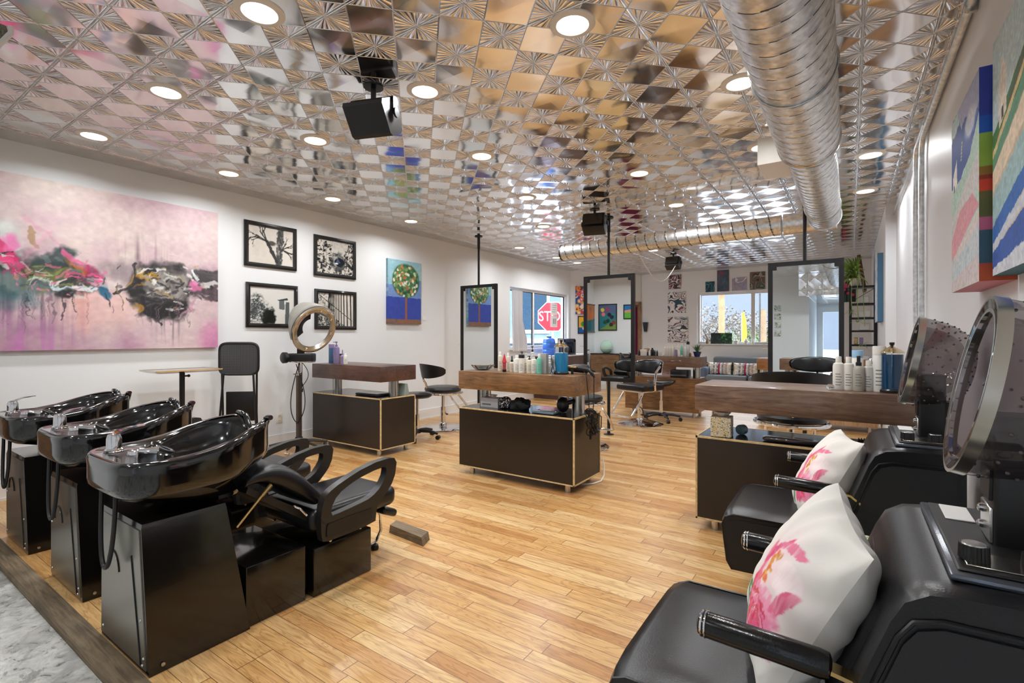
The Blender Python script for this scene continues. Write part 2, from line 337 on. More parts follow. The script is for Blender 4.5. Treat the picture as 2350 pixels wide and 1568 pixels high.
m = M(); dbox(m, 0, .95, 0, .014, 0, .12); struct('baseboard_diagonal', m, TRIMW)
# tin wrap down the right wall, its metal edging and the boxed soffit behind
m = M(); m.box(XR-.012, XR, -6, 7.28, H-.13, H); struct('trim_3', m, TINB)
m = M(); m.box(-1.05, XR-.013, -5.9, -2.0, 2.26, H-.001); struct('ceiling_soffit', m, TINF)['kind'] = 'structure'
# windows
def window(name, ax, t, a0, a1, z0, z1, mull, sgn):
    m = M(); f = .05
    def B(mm, p, q, r, s_, d0=.06, d1=.11):
        lo, hi = sorted((t+sgn*d0, t+sgn*d1))
        if ax == 'x': mm.box(lo, hi, p, q, r, s_)
        else: mm.box(p, q, lo, hi, r, s_)
    B(m, a0, a1, z1-f, z1); B(m, a0, a1, z0, z0+f); B(m, a0, a0+f, z0+f, z1-f); B(m, a1-f, a1, z0+f, z1-f)
    for u in mull: B(m, u-.025, u+.025, z0+f, z1-f)
    fr = struct(name, m, TRIMW)
    g = M(); us = [a0+f]+[u for u in mull]+[a1-f]
    for i in range(len(us)-1):
        g = M(); B(g, us[i]+.02, us[i+1]-.02, z0+f, z1-f, .083, .087); ob('pane', g, PANE, fr)
        g = M(); p, q, r, s_ = us[i]+.022, us[i+1]-.022, z0+f, z1-f
        for a, b, c_, d_ in ((p, q, s_-.018, s_), (p, p+.018, r, s_), (q-.018, q, r, s_)): B(g, a, b, c_, d_, .07, .1)
        ob('sash', g, BLACKP if name == 'window_1' else TRIMW, fr)
    return fr
W1 = window('window_1', 'x', XL, 7.87, 10.27, 1.03, 2.24, [8.83], -1)
W2 = window('window_2', 'y', YB, -2.96, -.95, 1.10, 2.29, [-1.78], 1)
portal(XL-.22, 9.07, 1.635, (R(90), 0, R(-90)), 2.4, 1.21)
portal(-1.955, YB+.22, 1.695, (R(-90), 0, 0), 2.0, 1.19)
portal(-.21, -6.22, 1.03, (R(90), 0, 0), 1.14, 2.13)
m = M(); m.box(-3.02, -.9, YB-.05, YB+.06, 1.075, 1.10); struct('trim_4', m, TRIMW)
m = M(); m.box(XL-.06, XL+.03, 7.83, 10.31, 1.005, 1.03); struct('trim_5', m, TRIMW)
# corner door in the diagonal wall with its wooden jambs
m = M(); dbox(m, .95, 1.03, -.2, .02, 0, 2.13); dbox(m, dl-.09, dl-.005, -.2, .02, 0, 2.13); dbox(m, .95, dl-.005, -.2, .02, 2.05, 2.13); DOOR = struct('door_1', m, WDOOR)
m = M(); dbox(m, 1.03, dl-.09, -.16, -.12, 0, 2.05); ob('door_leaf', m, WHITE, DOOR)
m = M(); vs = []
pts = [(1.2+.005*k, .03+.018*math.sin(k*1.1)) for k in range(120)]
pts = [(1.40+(dl-.07-1.40)*k/60, -.03+.014*math.sin(k*.9)) for k in range(61)]
m.loops([[D(u, n, z) for u, n in pts] for z in (.05, 2.0)], False, False, False)
tag(ob('door_curtain', m, mat('plum_cloth', (118, 34, 74), .9)), 'plum coloured cloth curtain hanging in the wooden corner doorway', 'curtain')
# glass entrance behind, seen only in the far standing mirror
m = M(); m.box(-.78, -.70, -6.2, -6.0, -.03, 2.1); m.box(.28, .36, -6.2, -6.0, -.03, 2.1); m.box(-.70, .28, -6.2, -6.0, 2.02, 2.1); D2 = struct('door_2', m, TRIMW)
m = M(); m.box(-.70, .28, -6.12, -6.115, -.03, 2.02); ob('pane', m, PANE, D2)

# ---------------------------------------------------------------- recessed lights
LENS = mat('lamp_lens', (255, 248, 238), .4, emit=9)
LP = [(-2.31,1.26),(-1.13,2.18),(-.55,3.26),(-3.55,1.34),(-2.2,2.25),(-4.78,1.32),(-3.46,2.33),(-2.59,3.33),(-1.64,4.52),(-4.83,2.34),(-4.77,3.43),(-2.96,4.61),(-1.68,5.85),
      (-4.83,4.68),(-3.53,5.94),(-4.72,7.13),(.14,5.17),(.13,6.42),(-4.70,9.28),(-4.72,8.44),(-.59,4.46),(-1.1,8.3),(-2.9,8.7),(-1.0,.2),(-.3,-1.4),(-2.6,-1.3),(-3.6,.0)]  # last four are out of view, added as fill light
m = M(); m.lathe([(.112, 0), (.112, -.004), (.104, -.009), (.080, -.010), (.076, .002), (.112, .002)], 36, cap0=False, cap1=False)
m2 = M(); m2.lathe([(.0765, -.003), (.05, -.0045), (.001, -.005)], 32, cap0=True, cap1=False)
ld = bpy.data.lights.new('lamp_glow', 'AREA'); ld.shape = 'DISK'; ld.size = .14; ld.energy = LAMP_W; ld.spread = R(158); ld.color = (.95, .975, 1)
L0 = thing('recessed_light', 'round white recessed downlight set in the pressed tin ceiling', 'ceiling light', (LP[0][0], LP[0][1], H), 0, 'recessed lights in the tin ceiling')
ob('trim_ring', m, mat('light_trim', (224, 216, 204), .4), L0); ob('lens', m2, LENS, L0)
lo = bpy.data.objects.new('lamp_glow', ld); COL.objects.link(lo); lo.parent = L0; lo.location = (0, 0, -.012)
for x, y in LP[1:]: copy_tree(L0, (x, y, H))

# ---------------------------------------------------------------- ducts
def duct(m, p0, p1, r0, r1, pitch=.105, ns=44, step=.0078, y0=0):
    P0 = Vector(p0); A = Vector(p1)-P0; Ln = A.length; q = Vector((0, 0, 1)).rotation_difference(A.normalized()); K = int(Ln/step)
    L = []
    for i in range(K+1):
        s_ = Ln*i/K; l = []
        for k in range(ns):
            th = 2*PI*k/ns; f = ((s_+y0)/pitch-k/ns) % 1; b = .003 if f < .15 else 0
            rr = r0+(r1-r0)*s_/Ln+b; l.append(P0+q @ Vector((rr*math.cos(th), rr*math.sin(th), s_)))
        L.append(l)
    base = len(m.v); m.loops(L, True, True, True)
    nf = K*ns
    for i in range(K):
        for k in range(ns):
            f = ((Ln*(i+.5)/K+y0)/pitch-(k+.5)/ns) % 1
            if f < .085: m.mi[len(m.mi)-nf-2+i*ns+k] = 1
DT = thing('spiral_duct', 'large galvanised spiral air duct running along the ceiling above the right aisle', 'air duct', (-.222, 6.05, 2.52))
m = M(); duct(m, (0, 0, 0), (0, -2.3, .0), .145, .145); ob('duct_tube', m, [GALV, GALVD], DT)
m = M(); duct(m, (0, -2.36, 0), (0, -7.0, .0), .172, .172); ob('duct_tube', m, [GALV, GALVD], DT)
m = M(); m.lathe([(.146, 0), (.152, .01), (.172, .07), (.178, .08), (.178, .12), (.173, .13)], 40, (0, -2.28, 0), (0, -1, 0), False, False); ob('coupling', m, STEEL, DT)
m = M(); m.lathe([(.155, -.006), (.155, .0), (.001, .004)], 40, (0, 0, 0), (0, 1, 0)); ob('end_cap', m, GALV, DT)
m = M(); m.box(-.33, -.10, -2.12, -1.72, -.02, .17); ob('outlet_box', m, CREAMP, DT)
m = M()
for y in (-.5, -3.4):
    m = M(); m.cyl((0, y, .13), (0, y, .288), .006, n=8); m.torus((0, y, 0), .178 if y < -2.3 else .15, .006, (0, 1, 0)); ob('hanger', m, STEEL, DT)
DT = thing('cross_duct', 'slim spiral air duct crossing the ceiling in front of the back windows', 'air duct', (-.12, 6.32, 2.52))
m = M(); duct(m, (-.52, 0, .005), (-3.30, 0, -.04), .112, .112, .13); ob('duct_tube', m, [GALV, GALVD], DT)
m = M(); duct(m, (0, 0, .01), (-.50, 0, .005), .118, .118, 1.6); ob('sleeve', m, [GALV, GALVD], DT)
m = M(); m.lathe([(.10, .0), (.116, .0), (.116, .02), (.10, .02)], 40, (-3.30, 0, -.04), (-1, 0, 0)); ob('end_cap', m, BLACKM, DT)
for x in (-2.8, -1.6):
    m = M(); m.cyl((x, 0, .08), (x, 0, .288), .012, n=8); ob('hanger', m, GALV, DT)
m = M(); pa = atY(1462, 583, 6.40); m.tube([(pa.x+(-2.66-pa.x)*i/24, 6.40+2.86*i/24, 2.42-.36*math.sin(PI*i/24)+(.18*i/24)) for i in range(25)], .006, 6)
tag(ob('hanging_cable', m, WHITEP), 'thin white cable looping down below the cross duct', 'cable')
# ceiling speakers
def speaker(p, sc, rz, label):
    t = thing('ceiling_speaker', label, 'speaker', p, rz, 'black speakers hung from the ceiling')
    m = M(); m.cyl((0, 0, -.002), (0, 0, -.012), .06*sc, n=20); m.cyl((0, 0, -.01), (0, 0, -.085*sc), .016*sc, n=12); m.rbox((0, 0, -.09*sc), (.29*sc, .05*sc, .008), .003, 1)
    m.rbox((-.143*sc, 0, -.14*sc), (.006, .045*sc, .11*sc), .002, 1); m.rbox((.143*sc, 0, -.14*sc), (.006, .045*sc, .11*sc), .002, 1); ob('bracket', m, BLACKM, t)
    q = Matrix.Rotation(R(-28), 3, 'X'); m = M(); L = []
    for x in (-.13*sc, .13*sc):
        poly = [(-.075, -.105), (.05, -.105), (.075, -.085), (.105, .085), (.09, .105), (-.105, .105), (-.12, .085), (-.095, -.09)]
        L.append([q @ Vector((x, u*sc, v*sc))+Vector((0, 0, -.2*sc)) for u, v in poly])
    m.loops(L); b = ob('cabinet', m, BLACKP, t)
    m = M(); L = []
    for k, yy in ((0, -.122), (1, -.128)): L.append([q @ Vector((x*sc, yy*sc, z*sc))+Vector((0, 0, -.2*sc)) for x, z in ((-.11, -.075), (.11, -.075), (.11, .085), (-.11, .085))])
    m.loops(L); ob('grille', m, BLACKM, t)
    m = M(); m.cyl((-.148*sc, 0, -.18*sc), (-.16*sc, 0, -.18*sc), .03*sc, n=20); m.cyl((.148*sc, 0, -.18*sc), (.16*sc, 0, -.18*sc), .03*sc, n=20); ob('knob', m, BLACKM, t)
speaker((-2.42, 2.03, H), 1.0, R(200), 'black box speaker hung from the ceiling nearest the viewer')
speaker((-2.55, 5.50, H), 1.0, R(15), 'black box speaker hung in front of the cross duct')
speaker((-2.72, 9.30, H), .95, R(0), 'small looking black speaker hung beyond the cross duct')
# conduit on the right wall
t = thing('electrical_conduit', 'galvanised conduit run under the tin edge of the right wall with two pipes going down', 'conduit', (XR-.025, 4.7, 2.66))
m = M(); m.tube([(0, -4.6, 0), (0, -.3, 0)]+[(0, -.3+.12*math.sin(a), -.12+.12*math.cos(a)) for a in (.4, .8, 1.2, 1.57)]+[(0, -.18, -2.62)], .016, 10); ob('pipe', m, GALV, t)
m = M(); m.tube([(0, -.4, .035), (0, .1, .035)]+[(0, .1+.12*math.sin(a), -.085+.12*math.cos(a)) for a in (.4, .8, 1.2, 1.57)]+[(0, .22, -2.62)], .016, 10); ob('pipe', m, GALV, t)
m = M(); m.box(-.005, .013, -4.6, 2.55, .02, .055); ob('edge_strip', m, STEEL, t)
for y in (-2.2, -1.9):
    m = M(); m.lathe([(.022, -.02), (.022, .02)], 16, (0, y, 0), (0, 1, 0)); m.box(-.004, .024, y-.01, y+.01, -.03, .03); ob('strap', m, STEEL, t)
# speckled panel hung at the upper left
t = thing('acoustic_panel', 'grey speckled board with a pale metal edge hung near the ceiling above the pink painting', 'panel')
c0 = atX(0, 60, -3.2); c1 = atX(22, 165, -3.2)
m = M(); y0 = atX(28, 75, -3.2).y; zt = atX(10, 58, -3.2).z; zb = atX(0, 168, -3.2).z
m.add([], []); poly = [(y0-.5, zt+.02), (y0-.02, zt), (y0-.012, zt-.03), (y0-.10, zb+.03), (y0-.5, zb-.25)]
m.prism(poly, 'x', -3.24, -3.2); ob('panel_board', m, mat('speckled_board', (118, 116, 100), .9, bump=.6, bscale=120, vary=.3, vscale=140), t)
m = M(); m.tube([(-3.19, y0-.008, zt), (-3.19, y0-.006, zt-.03), (-3.19, y0-.095, zb+.03), (-3.19, y0-.5, zb-.25)], .012, 6); ob('edge_strip', m, TRIMW, t)
m = M(); m.cyl((-3.22, y0-.3, zt), (-3.22, y0-.3, H), .006, n=8); ob('hanger', m, STEEL, t)
# ---------------------------------------------------------------- outside
m = M(); m.box(-60, 60, -60, 90, -.40, -.35); struct('ground_outside', m, mat('pale_asphalt', (104, 104, 108), .8, vary=.08))['kind'] = 'structure'
def foliage(m, c, r, n, s, seed):
    rr = random.Random(seed)
    for i in range(n):
        while 1:
            p = Vector((rr.uniform(-1, 1), rr.uniform(-1, 1), rr.uniform(-1, 1)))
            if p.length < 1: break
        p = Vector(c)+Vector((p.x*r[0], p.y*r[1], p.z*r[2])); q = Matrix.Rotation(rr.uniform(0, 6), 3, Vector((rr.uniform(-1, 1), rr.uniform(-1, 1), rr.uniform(-1, 1))))
        m.add([p+q @ Vector(v) for v in ((-s, 0, 0), (s, 0, 0), (0, s*.6, 0), (0, -s*.6, .2*s))], [(0, 2, 1), (0, 1, 3)])
TW = mat('twig_foliage', (88, 78, 66), .9); TG = mat('green_foliage', (72, 82, 40), .9); TRK = mat('bark', (66, 56, 48), .9)
def tree(x, y, h, r, mt, label, seed, n=900, s=.09):
    t = thing('bare_tree', label, 'tree', (x, y, -.35)); m = M(); m.cyl((0, 0, 0), (0, 0, h*.6), .12, .05, 8)
    for k in range(7):
        a = k*.9+seed; m.tube([(0, 0, h*.35), (math.cos(a)*r*.4, math.sin(a)*r*.4, h*.6), (math.cos(a)*r*.8, math.sin(a)*r*.8, h*.85)], [.05, .03, .01], 5)
    ob('trunk', m, TRK, t); m = M(); foliage(m, (0, 0, h*.65), (r, r, h*.42), n, s, seed); ob('twigs', m, mt, t)
for i, (px, Y, h_, r, mt, l) in enumerate([(1628, 34, 3.6, 2.6, TW, 'bare grey bushy tree seen through the back window beside its edge'), (1700, 40, 3.1, 3.0, TW, 'thin bare tree beyond the yellow flag'),
        (1722, 36, 2.0, 2.4, TG, 'olive green shrub seen low through the back window'), (1750, 44, 3.6, 3.2, TW, 'hazy bare tree behind the thin poles'), (1596, 45, 4, 3, TW, 'bare tree half hidden by the window edge')]):
    p = atY(px, 700, Y); tree(p.x, Y, h_, r, mt, l, i)
def pole(name, px, Y, r, h_, c, label):
    p = atY(px, 700, Y); m = M(); m.cyl((0, 0, 0), (0, 0, h_), r, r*.85, 12); o = tag(ob(name, m, mat(name, c, .8, vary=.1)), label, 'pole'); o.location = (p.x, Y, -.35)
pole('utility_pole', 1656, 22, .13, 9, (134, 104, 72), 'thick tan wooden utility pole standing outside the back window')
pole('thin_pole', 1744, 34, .06, 7, (60, 58, 56), 'thin dark pole outside near the window mullion')
pole('short_post', 1752, 34, .19, 3.3, (120, 96, 72), 'short tan post outside beside the thin pole')
p = atY(1702, 760, 26); t = thing('feather_flag', 'bright yellow feather flag standing in the street', 'flag', (p.x, 26, -.35)); m = M(); m.cyl((0, 0, 0), (0, 0, 2.75), .02, n=8); ob('flag_pole', m, GREYP, t)
m = M(); m.prism([(.02, .8), (.16, 1.0), (.24, 1.7), (.2, 2.4), (.08, 2.85), (.02, 2.7)], 'y', -.006, .006); ob('banner', m, mat('yellow_banner', (190, 166, 20), .6), t)
t = thing('garage_building', 'blue grey building with pale trim across the street outside the side window', 'building', (-17, 20, -.35), R(-30))
m = M(); m.box(-.2, 0, -14, 14, 0, 6); ob('wall', m, mat('blue_grey_wall', (88, 106, 118), .8, vary=.08), t)
for k in range(6):
    f = M(); f.box(0, .08, -11+k*3.6, -9+k*3.6, 1.8, 4.6); fo = ob('window_frame', f, TRIMW, t); f = M(); f.box(.08, .1, -10.8+k*3.6, -9.2+k*3.6, 2.0, 4.4); ob('pane', f, mat('dark_pane', (40, 60, 76), .1), fo)
m = M(); m.box(0, .3, -14, 14, 1.25, 1.5); ob('ledge', m, TRIMW, t)
# stop sign
t = thing('stop_sign', 'red octagonal stop sign on a post outside the side window', 'sign', (0, 0, 0)); c = Vector((-.4968, .8717, 0))*12.6; c.z = 1.27+(HZ-727)/FPX*12.6; t.location = (c.x, c.y, -.35)
fw = Vector((.4968, -.8717, 0)); t.rotation_euler = (0, 0, math.atan2(fw.y, fw.x)+PI/2); hz = c.z+.35; OCT = [(math.cos(PI/8+k*PI/4), math.sin(PI/8+k*PI/4)) for k in range(8)]
m = M(); m.prism([(a*.405, b*.405+hz) for a, b in OCT], 'y', 0, .006); sg = ob('plate', m, mat('sign_white', (236, 236, 236), .4), t)
m = M(); m.prism([(a*.385, b*.385+hz) for a, b in OCT], 'y', -.003, -.0005); ob('red_face', m, mat('sign_red', (150, 30, 44), .4), t)
m = M(); m.box(-.03, .03, .01, .05, 0, hz+.3); ob('post', m, GALV, t)
def text(name, s, size, mt, parent, loc, rot, ext=.001, align='CENTER', sx=1):
    cu = bpy.data.curves.new(name, 'FONT'); cu.body = s; cu.size = size; cu.extrude = ext; cu.align_x = align; cu.align_y = 'CENTER'; cu.resolution_u = 3
    o = bpy.data.objects.new(name, cu); COL.objects.link(o); bpy.context.view_layer.update(); me = bpy.data.meshes.new_from_object(o.evaluated_get(bpy.context.evaluated_depsgraph_get()))
    bpy.data.objects.remove(o); q = bpy.data.objects.new(name, me); COL.objects.link(q); me.materials.append(mt); q.parent = parent; q.location = loc; q.rotation_euler = rot; q.scale = (sx, 1, 1); return q
text('lettering', 'STOP', .36, mat('sign_letter', (190, 190, 190), .4), t, (0, -.005, hz), (R(90), 0, 0), .001, 'CENTER', .82)
# notices on the side window glass and its curtain
t = thing('window_notice', 'two white printed notices taped on the side window glass', 'notice', (XL-.07, 9.72, 1.75))
m = M(); m.box(0, .001, -.14, .14, .0, .27); ob('sheet', m, WHITEP, t)
m = M(); m.box(0, .001, -.14, .14, -.27, -.015); ob('sheet', m, WHITEP, t)
m = M()
for k in range(4): m.box(.0015, .002, -.10+.0*k, .10-.02*k, .22-.05*k, .228-.05*k)
for k, y in enumerate((-.04, .0, .06)): m.box(.0015, .002, y-.012, y+.012, -.20, -.08)
ob('print', m, PRINT, t)
m = M(); m.loops([[(XL+.02+.03*math.sin(k*.62)+.01*math.sin(k*1.7), 7.93+(.52 if z < 1.3 else .34)*k/90, z) for k in range(91)] for z in (.98, 1.2, 1.6, 2.0, 2.17)], False, False, False)
tag(ob('window_curtain', m, mat('white_voile', (222, 222, 226), .9)), 'white drape hanging at one side of the side window', 'curtain')

# ---------------------------------------------------------------- styling stations
def station(x0, x1, y0, y1, slab, base, label, holders=True, ply=True, plan=None):
    cx = (x0+x1)/2; cyy = (y0+y1)/2; w2 = (x1-x0)/2; d2 = (y1-y0)/2
    t = thing('styling_station', label, 'styling station', (cx, cyy, 0))
    m = M(); m.box(-w2+.012, w2-.012, -d2+.012, d2-.012, .085, .600); m.box(-w2+.002, w2-.002, -d2-.0, -d2+.012, .08, .602) ; ob('cabinet', m, base, t)
    m = M(); m.box(-w2+.013, w2-.013, -d2+.013, d2-.013, .600, .614); ob('cabinet_top', m, LAMT if ply else base, t)
    if ply:
        e = .009; m = M()
        for yy in (-d2, d2-e): m.box(-w2, w2, yy-.0015, yy+e, .603, .615); m.box(-w2, w2, yy-.0015, yy+e, .07, .081)
        for xx in (-w2, w2-e): m.box(xx-.0015, xx+e+.0015, -d2, d2, .603, .615); m.box(xx-.0015, xx+e+.0015, -d2, d2, .07, .081)
        for xx in ((w2-e,) if x0 < -1 else (-w2, w2-e)):
            for yy in (-d2, d2-e): m.box(xx-.0015, xx+e+.0015, yy-.0015, yy+e+.0015, .07, .615)
        ob('plywood_edging', m, PLY, t)
        m = M()
        for xx in (-w2+.003, w2-.009): m.box(xx, xx+.006, -d2+.012, d2-.012, .081, .603)
        m.box(-w2+.012, w2-.012, d2-.01, d2-.003, .081, .603); ob('side_panel', m, base, t)
    sm = M(); sm.rbox((0, 0, .869), (2*w2+.01, 2*d2+.01, .164), .004, 2); ob('slab', sm, slab, t)
    for sx, sy in ((-w2+.10, .02), (w2-.10, .02)):
        m = M(); m.cyl((sx, sy, .6142), (sx, sy, .7868), .055, n=32); ob('post', m, STEEL, t)
    for sx in (-w2+.11, w2-.09):
        for sy in (-d2+.06, d2-.06):
            m = M(); m.cyl((sx, sy, 0), (sx, sy, .078), .024, n=20); ob('foot', m, STEEL, t)
    return t
ST1 = station(-5.25, -4.06, 3.50, 4.00, WSLABR, LAM, 'styling station with reddish brown slab and black base by the white wall')
ST2 = station(-3.01, -1.815, 3.53, 4.03, WSLAB, LAM, 'middle styling station with oak slab crowded with bottles over a black base')
ST3 = station(-.845, .345, 3.39, 3.87, WSLABD, LAM, 'styling station with grey brown slab behind the dryer chairs')
ST4 = station(-3.11, -1.92, 7.90, 8.38, WSLABD, WSLAB, 'all wood styling station behind the mirrors with blue plant pot on it', ply=False)
ST5 = station(-1.12, .30, 7.95, 8.45, wood_mat('orange_oak', (120, 76, 40), (162, 110, 62), (186, 134, 82)), WDOOR, 'orange toned station mostly hidden beyond the last standing mirror', ply=False)
m = M(); m.rbox((.25, -.248, .885), (.16, .012, .012), .004, 2); ob('drawer_handle', m, CHROME, ST4)
m = M(); m.box(.0, .004, -.256, -.25, .09, .60); ob('door_gap', m, BLACKP, ST4)
m = M(); m.tube([(.60, .30, .20), (.625, .29, .12), (.632, .27, .05), (.625, .22, .010), (.60, .12, .008), (.54, .05, .008), (.42, .06, .008)], .006, 6); tag(ob('white_cord', m, WHITEP, None, (-2.42, 3.78, 0)), 'white power cord lying at the foot of the middle station corner', 'cord')

# ---------------------------------------------------------------- standing mirrors
def standing_mirror(x0, x1, Y, zb, zt, label, foot=True):
    cx = (x0+x1)/2; w2 = (x1-x0)/2; t = thing('standing_mirror', label, 'mirror', (cx, Y, 0)); f = .045
    m = M(); m.box(-w2, -w2+f, -.02, .02, zb, zt); m.box(w2-f, w2, -.02, .02, zb, zt); m.box(-w2+f, w2-f, -.02, .02, zt-f, zt); m.box(-w2+f, w2-f, -.02, .02, zb, zb+f)
    for sx in (-1, 1): m.rbox((sx*(w2-f-.012), -.018, zt-f-.012), (.05, .012, .05), .003, 1)
    ob('frame', m, FRAMEM, t)
    m = M(); m.box(-w2+f-.004, w2-f+.004, -.008, .008, zb+f-.004, zt-f+.004); ob('mirror_glass', m, MIRROR, t)
    m = M(); m.cyl((-.0, 0, zt), (0, 0, H-.01), .017, n=16); m.lathe([(.022, 2.62), (.022, 2.8)], 16); ob('upper_pole', m, FRAMEM, t)
    m = M(); m.lathe([(.06, H-.012), (.06, H-.002)], 20); ob('ceiling_flange', m, FRAMEM, t)
    m = M(); m.cyl((0, 0, .01), (0, 0, zb), .02, n=16); ob('lower_pole', m, FRAMEM, t); m = M(); m.lathe([(.065, 0), (.065, .008), (.03, .014)], 24); ob('floor_flange', m, FRAMEM, t)
    m = M(); m.cyl((-w2-.002, 0, 1.14), (-w2-.06, 0, 1.14), .004, n=8); ob('hook', m, CHROME, t)
    return t
standing_mirror(-5.075, -4.375, 6.0, .67, 2.065, 'pole mounted tall mirror nearest the white wall with the tree painting reflected in it')
standing_mirror(-2.935, -2.235, 6.0, .69, 2.065, 'middle pole mounted mirror hanging in front of the cross duct')
standing_mirror(-.737, -.052, 6.0, .67, 2.062, 'pole mounted mirror nearest the right wall with the glass entrance reflected in it')

# ---------------------------------------------------------------- salon chairs
def arcband(m, rad, a0, a1, z, hh, th, tilt=0, n=28, taper=.35, cy_=0):
    L = []
    for i in range(n+1):
        u = i/n; a = a0+(a1-a0)*u; e = math.sin(PI*u)**.5 if 0 < u < 1 else 0; h = hh*(taper+(1-taper)*e); tk = th*(.35+.65*e); l = []
        for k in range(14):
            b = 2*PI*k/14; rr = rad+tk*.5*math.cos(b)*abs(math.cos(b))**-.3 if abs(math.cos(b)) > .01 else rad
            zz = z+h*.5*math.copysign(abs(math.sin(b))**.6, math.sin(b)); rr += tilt*(zz-z); l.append((rr*math.cos(a), rr*math.sin(a)+cy_, zz))
        L.append(l)
    m.loops(L)
def salon_chair(name, label, loc, rz, zs=.53, square=False, dome=False, back_z=None, arms=False):
    """front of the chair faces local +Y"""
    t = thing('salon_chair', label, 'salon chair', loc, rz, 'black hydraulic salon chairs')
    rb = .325
    m = M()
    if dome: m.lathe([(rb, 0), (rb, .012), (rb*.8, .035), (rb*.5, .055), (.12, .066), (.05, .072)], 48)
    else: m.lathe([(rb, 0), (rb, .010), (rb-.01, .016), (.06, .022)], 48)
    ob('base_disc', m, CHROME, t)
    m = M(); m.cyl((0, 0, .02), (0, 0, .30), .036, n=24); m.lathe([(.055, .03), (.055, .07), (.045, .085)], 24); m.cyl((0, 0, .30), (0, 0, zs-.10), .024, n=20); ob('column', m, CHROME, t)
    m = M(); m.tube([(.03, 0, .26), (-.10, .08, .24), (-.17, .12, .17)], .008, 8); m.rbox((-.19, .13, .165), (.13, .03, .02), .008, 2); ob('pump_pedal', m, BLACKP, t)
    m = M()
    if square: m.rbox((0, 0, zs-.035), (.50, .48, .085), .03, 4)
    else: m.lathe([(.001, zs-.085), (.20, zs-.085), (.245, zs-.07), (.255, zs-.035), (.245, zs-.012), (.20, zs), (.10, zs+.006), (.001, zs+.007)], 40, cap0=False, cap1=False)
    ob('seat', m, BLACKL, t)
    m = M()
    if square:
        m.rbox((0, 0, zs-.088), (.42, .40, .02), .006, 2)
    else:
        m.torus((0, 0, zs-.09), .265, .016, (0, 0, 1), 44, 8); m.tube([(-.265, 0, zs-.09), (0, 0, zs-.095), (.265, 0, zs-.09)], .012, 6); m.tube([(0, -.265, zs-.09), (0, 0, zs-.095), (0, .265, zs-.09)], .012, 6)
    ob('seat_ring', m, CHROME, t)
    bz = back_z or zs+.25
    m = M(); arcband(m, .275, R(200), R(340), bz, .20, .055, .18, taper=.25); ob('backrest', m, BLACKL, t)
    m = M(); arcband(m, .304, R(199), R(341), bz+.004, .20, .012, .18, taper=.25); ob('back_shell', m, BLACKP, t)
    if arms: m = M(); m.tube([(.318*math.cos(a), .318*math.sin(a), bz+.105*math.sin((a-R(199))/R(142)*PI)**.5) for a in [R(200+140*i/30) for i in range(31)]], .008, 8); ob('back_rim', m, CHROME, t)
    m = M()
    if arms:
        for s in (-1, 1): m.tube([(s*.285, -.08, bz+.02), (s*.30, .02, bz-.05), (s*.30, .05, zs+.02), (s*.285, .02, zs-.06), (s*.22, -.02, zs-.08)], .016, 8)
    else: m.tube([(0, -.30, bz-.09), (0, -.285, bz-.13), (0, -.26, bz-.16), (0, -.22, zs-.07)], .014, 8)
    ob('back_support', m, CHROME, t)
    m = M(); fy = .40
    m.tube([(-.17, .14, zs-.10), (-.19, .30, zs-.30), (-.19, fy, .17), (-.15, fy+.02, .15), (.15, fy+.02, .15), (.19, fy, .17), (.19, .30, zs-.30), (.17, .14, zs-.10)], .013, 8); ob('footrest', m, CHROME, t)
    return t
salon_chair('a', 'black round salon chair on a flat chrome disc near the white wall', (-4.66, 5.12, 0), R(-22), .585, back_z=.80)
salon_chair('b', 'black round salon chair standing behind the middle bottle crowded station', (-2.57, 5.16, 0), R(-10), .60, back_z=.84)
salon_chair('c', 'raised black salon chair behind the station nearest the right wall', (-.40, 4.62, 0), R(8), .66, back_z=.90)
salon_chair('d', 'square seated black salon chair beyond the middle mirror with chrome arms and domed base', (-2.52, 6.98, 0), R(160), .575, True, True, .82, True)
def rolling_stool(label, loc, zs, saddle=False):
    t = thing('rolling_stool', label, 'stool', loc, R(20)); m = M()
    if saddle:
        m.ell((0, 0, zs), (.21, .15, .05), rot=None); 
        for q in m.v[:]: pass
        m.v = [(x, y, z+.9*x*x) for x, y, z in m.v]
    else: m.lathe([(.001, zs-.06), (.15, zs-.06), (.18, zs-.04), (.18, zs-.01), (.15, zs), (.001, zs+.004)], 32, cap0=False, cap1=False)
    ob('seat', m, BLACKL, t); m = M(); m.cyl((0, 0, .09), (0, 0, zs-.05), .017, n=14); m.cyl((0, 0, .09), (0, 0, .30), .026, n=14); ob('column', m, CHROME, t)
    m = M(); m.cyl((0, 0, .07), (0, 0, .12), .045, .035, 16)
    for k in range(5):
        a = k*2*PI/5; m.tube([(.03*math.cos(a), .03*math.sin(a), .10), (.16*math.cos(a), .16*math.sin(a), .095), (.27*math.cos(a), .27*math.sin(a), .07)], [.022, .018, .014], 8)
    ob('star_base', m, BLACKP, t)
    for k in range(5):
        a = k*2*PI/5; m = M(); c = Vector((.275*math.cos(a), .275*math.sin(a), .027)); d = Vector((-math.sin(a), math.cos(a), 0)); m.cyl(c-d*.022, c+d*.022, .027, n=18); ob('caster', m, BLACKP, t)
    return t
rolling_stool('black rolling stool half hidden behind the reddish brown station', (-4.45, 4.42, 0), .57)
rolling_stool('black saddle stool on casters beside the square seated chair', (-2.36, 7.45, 0), .56, True)
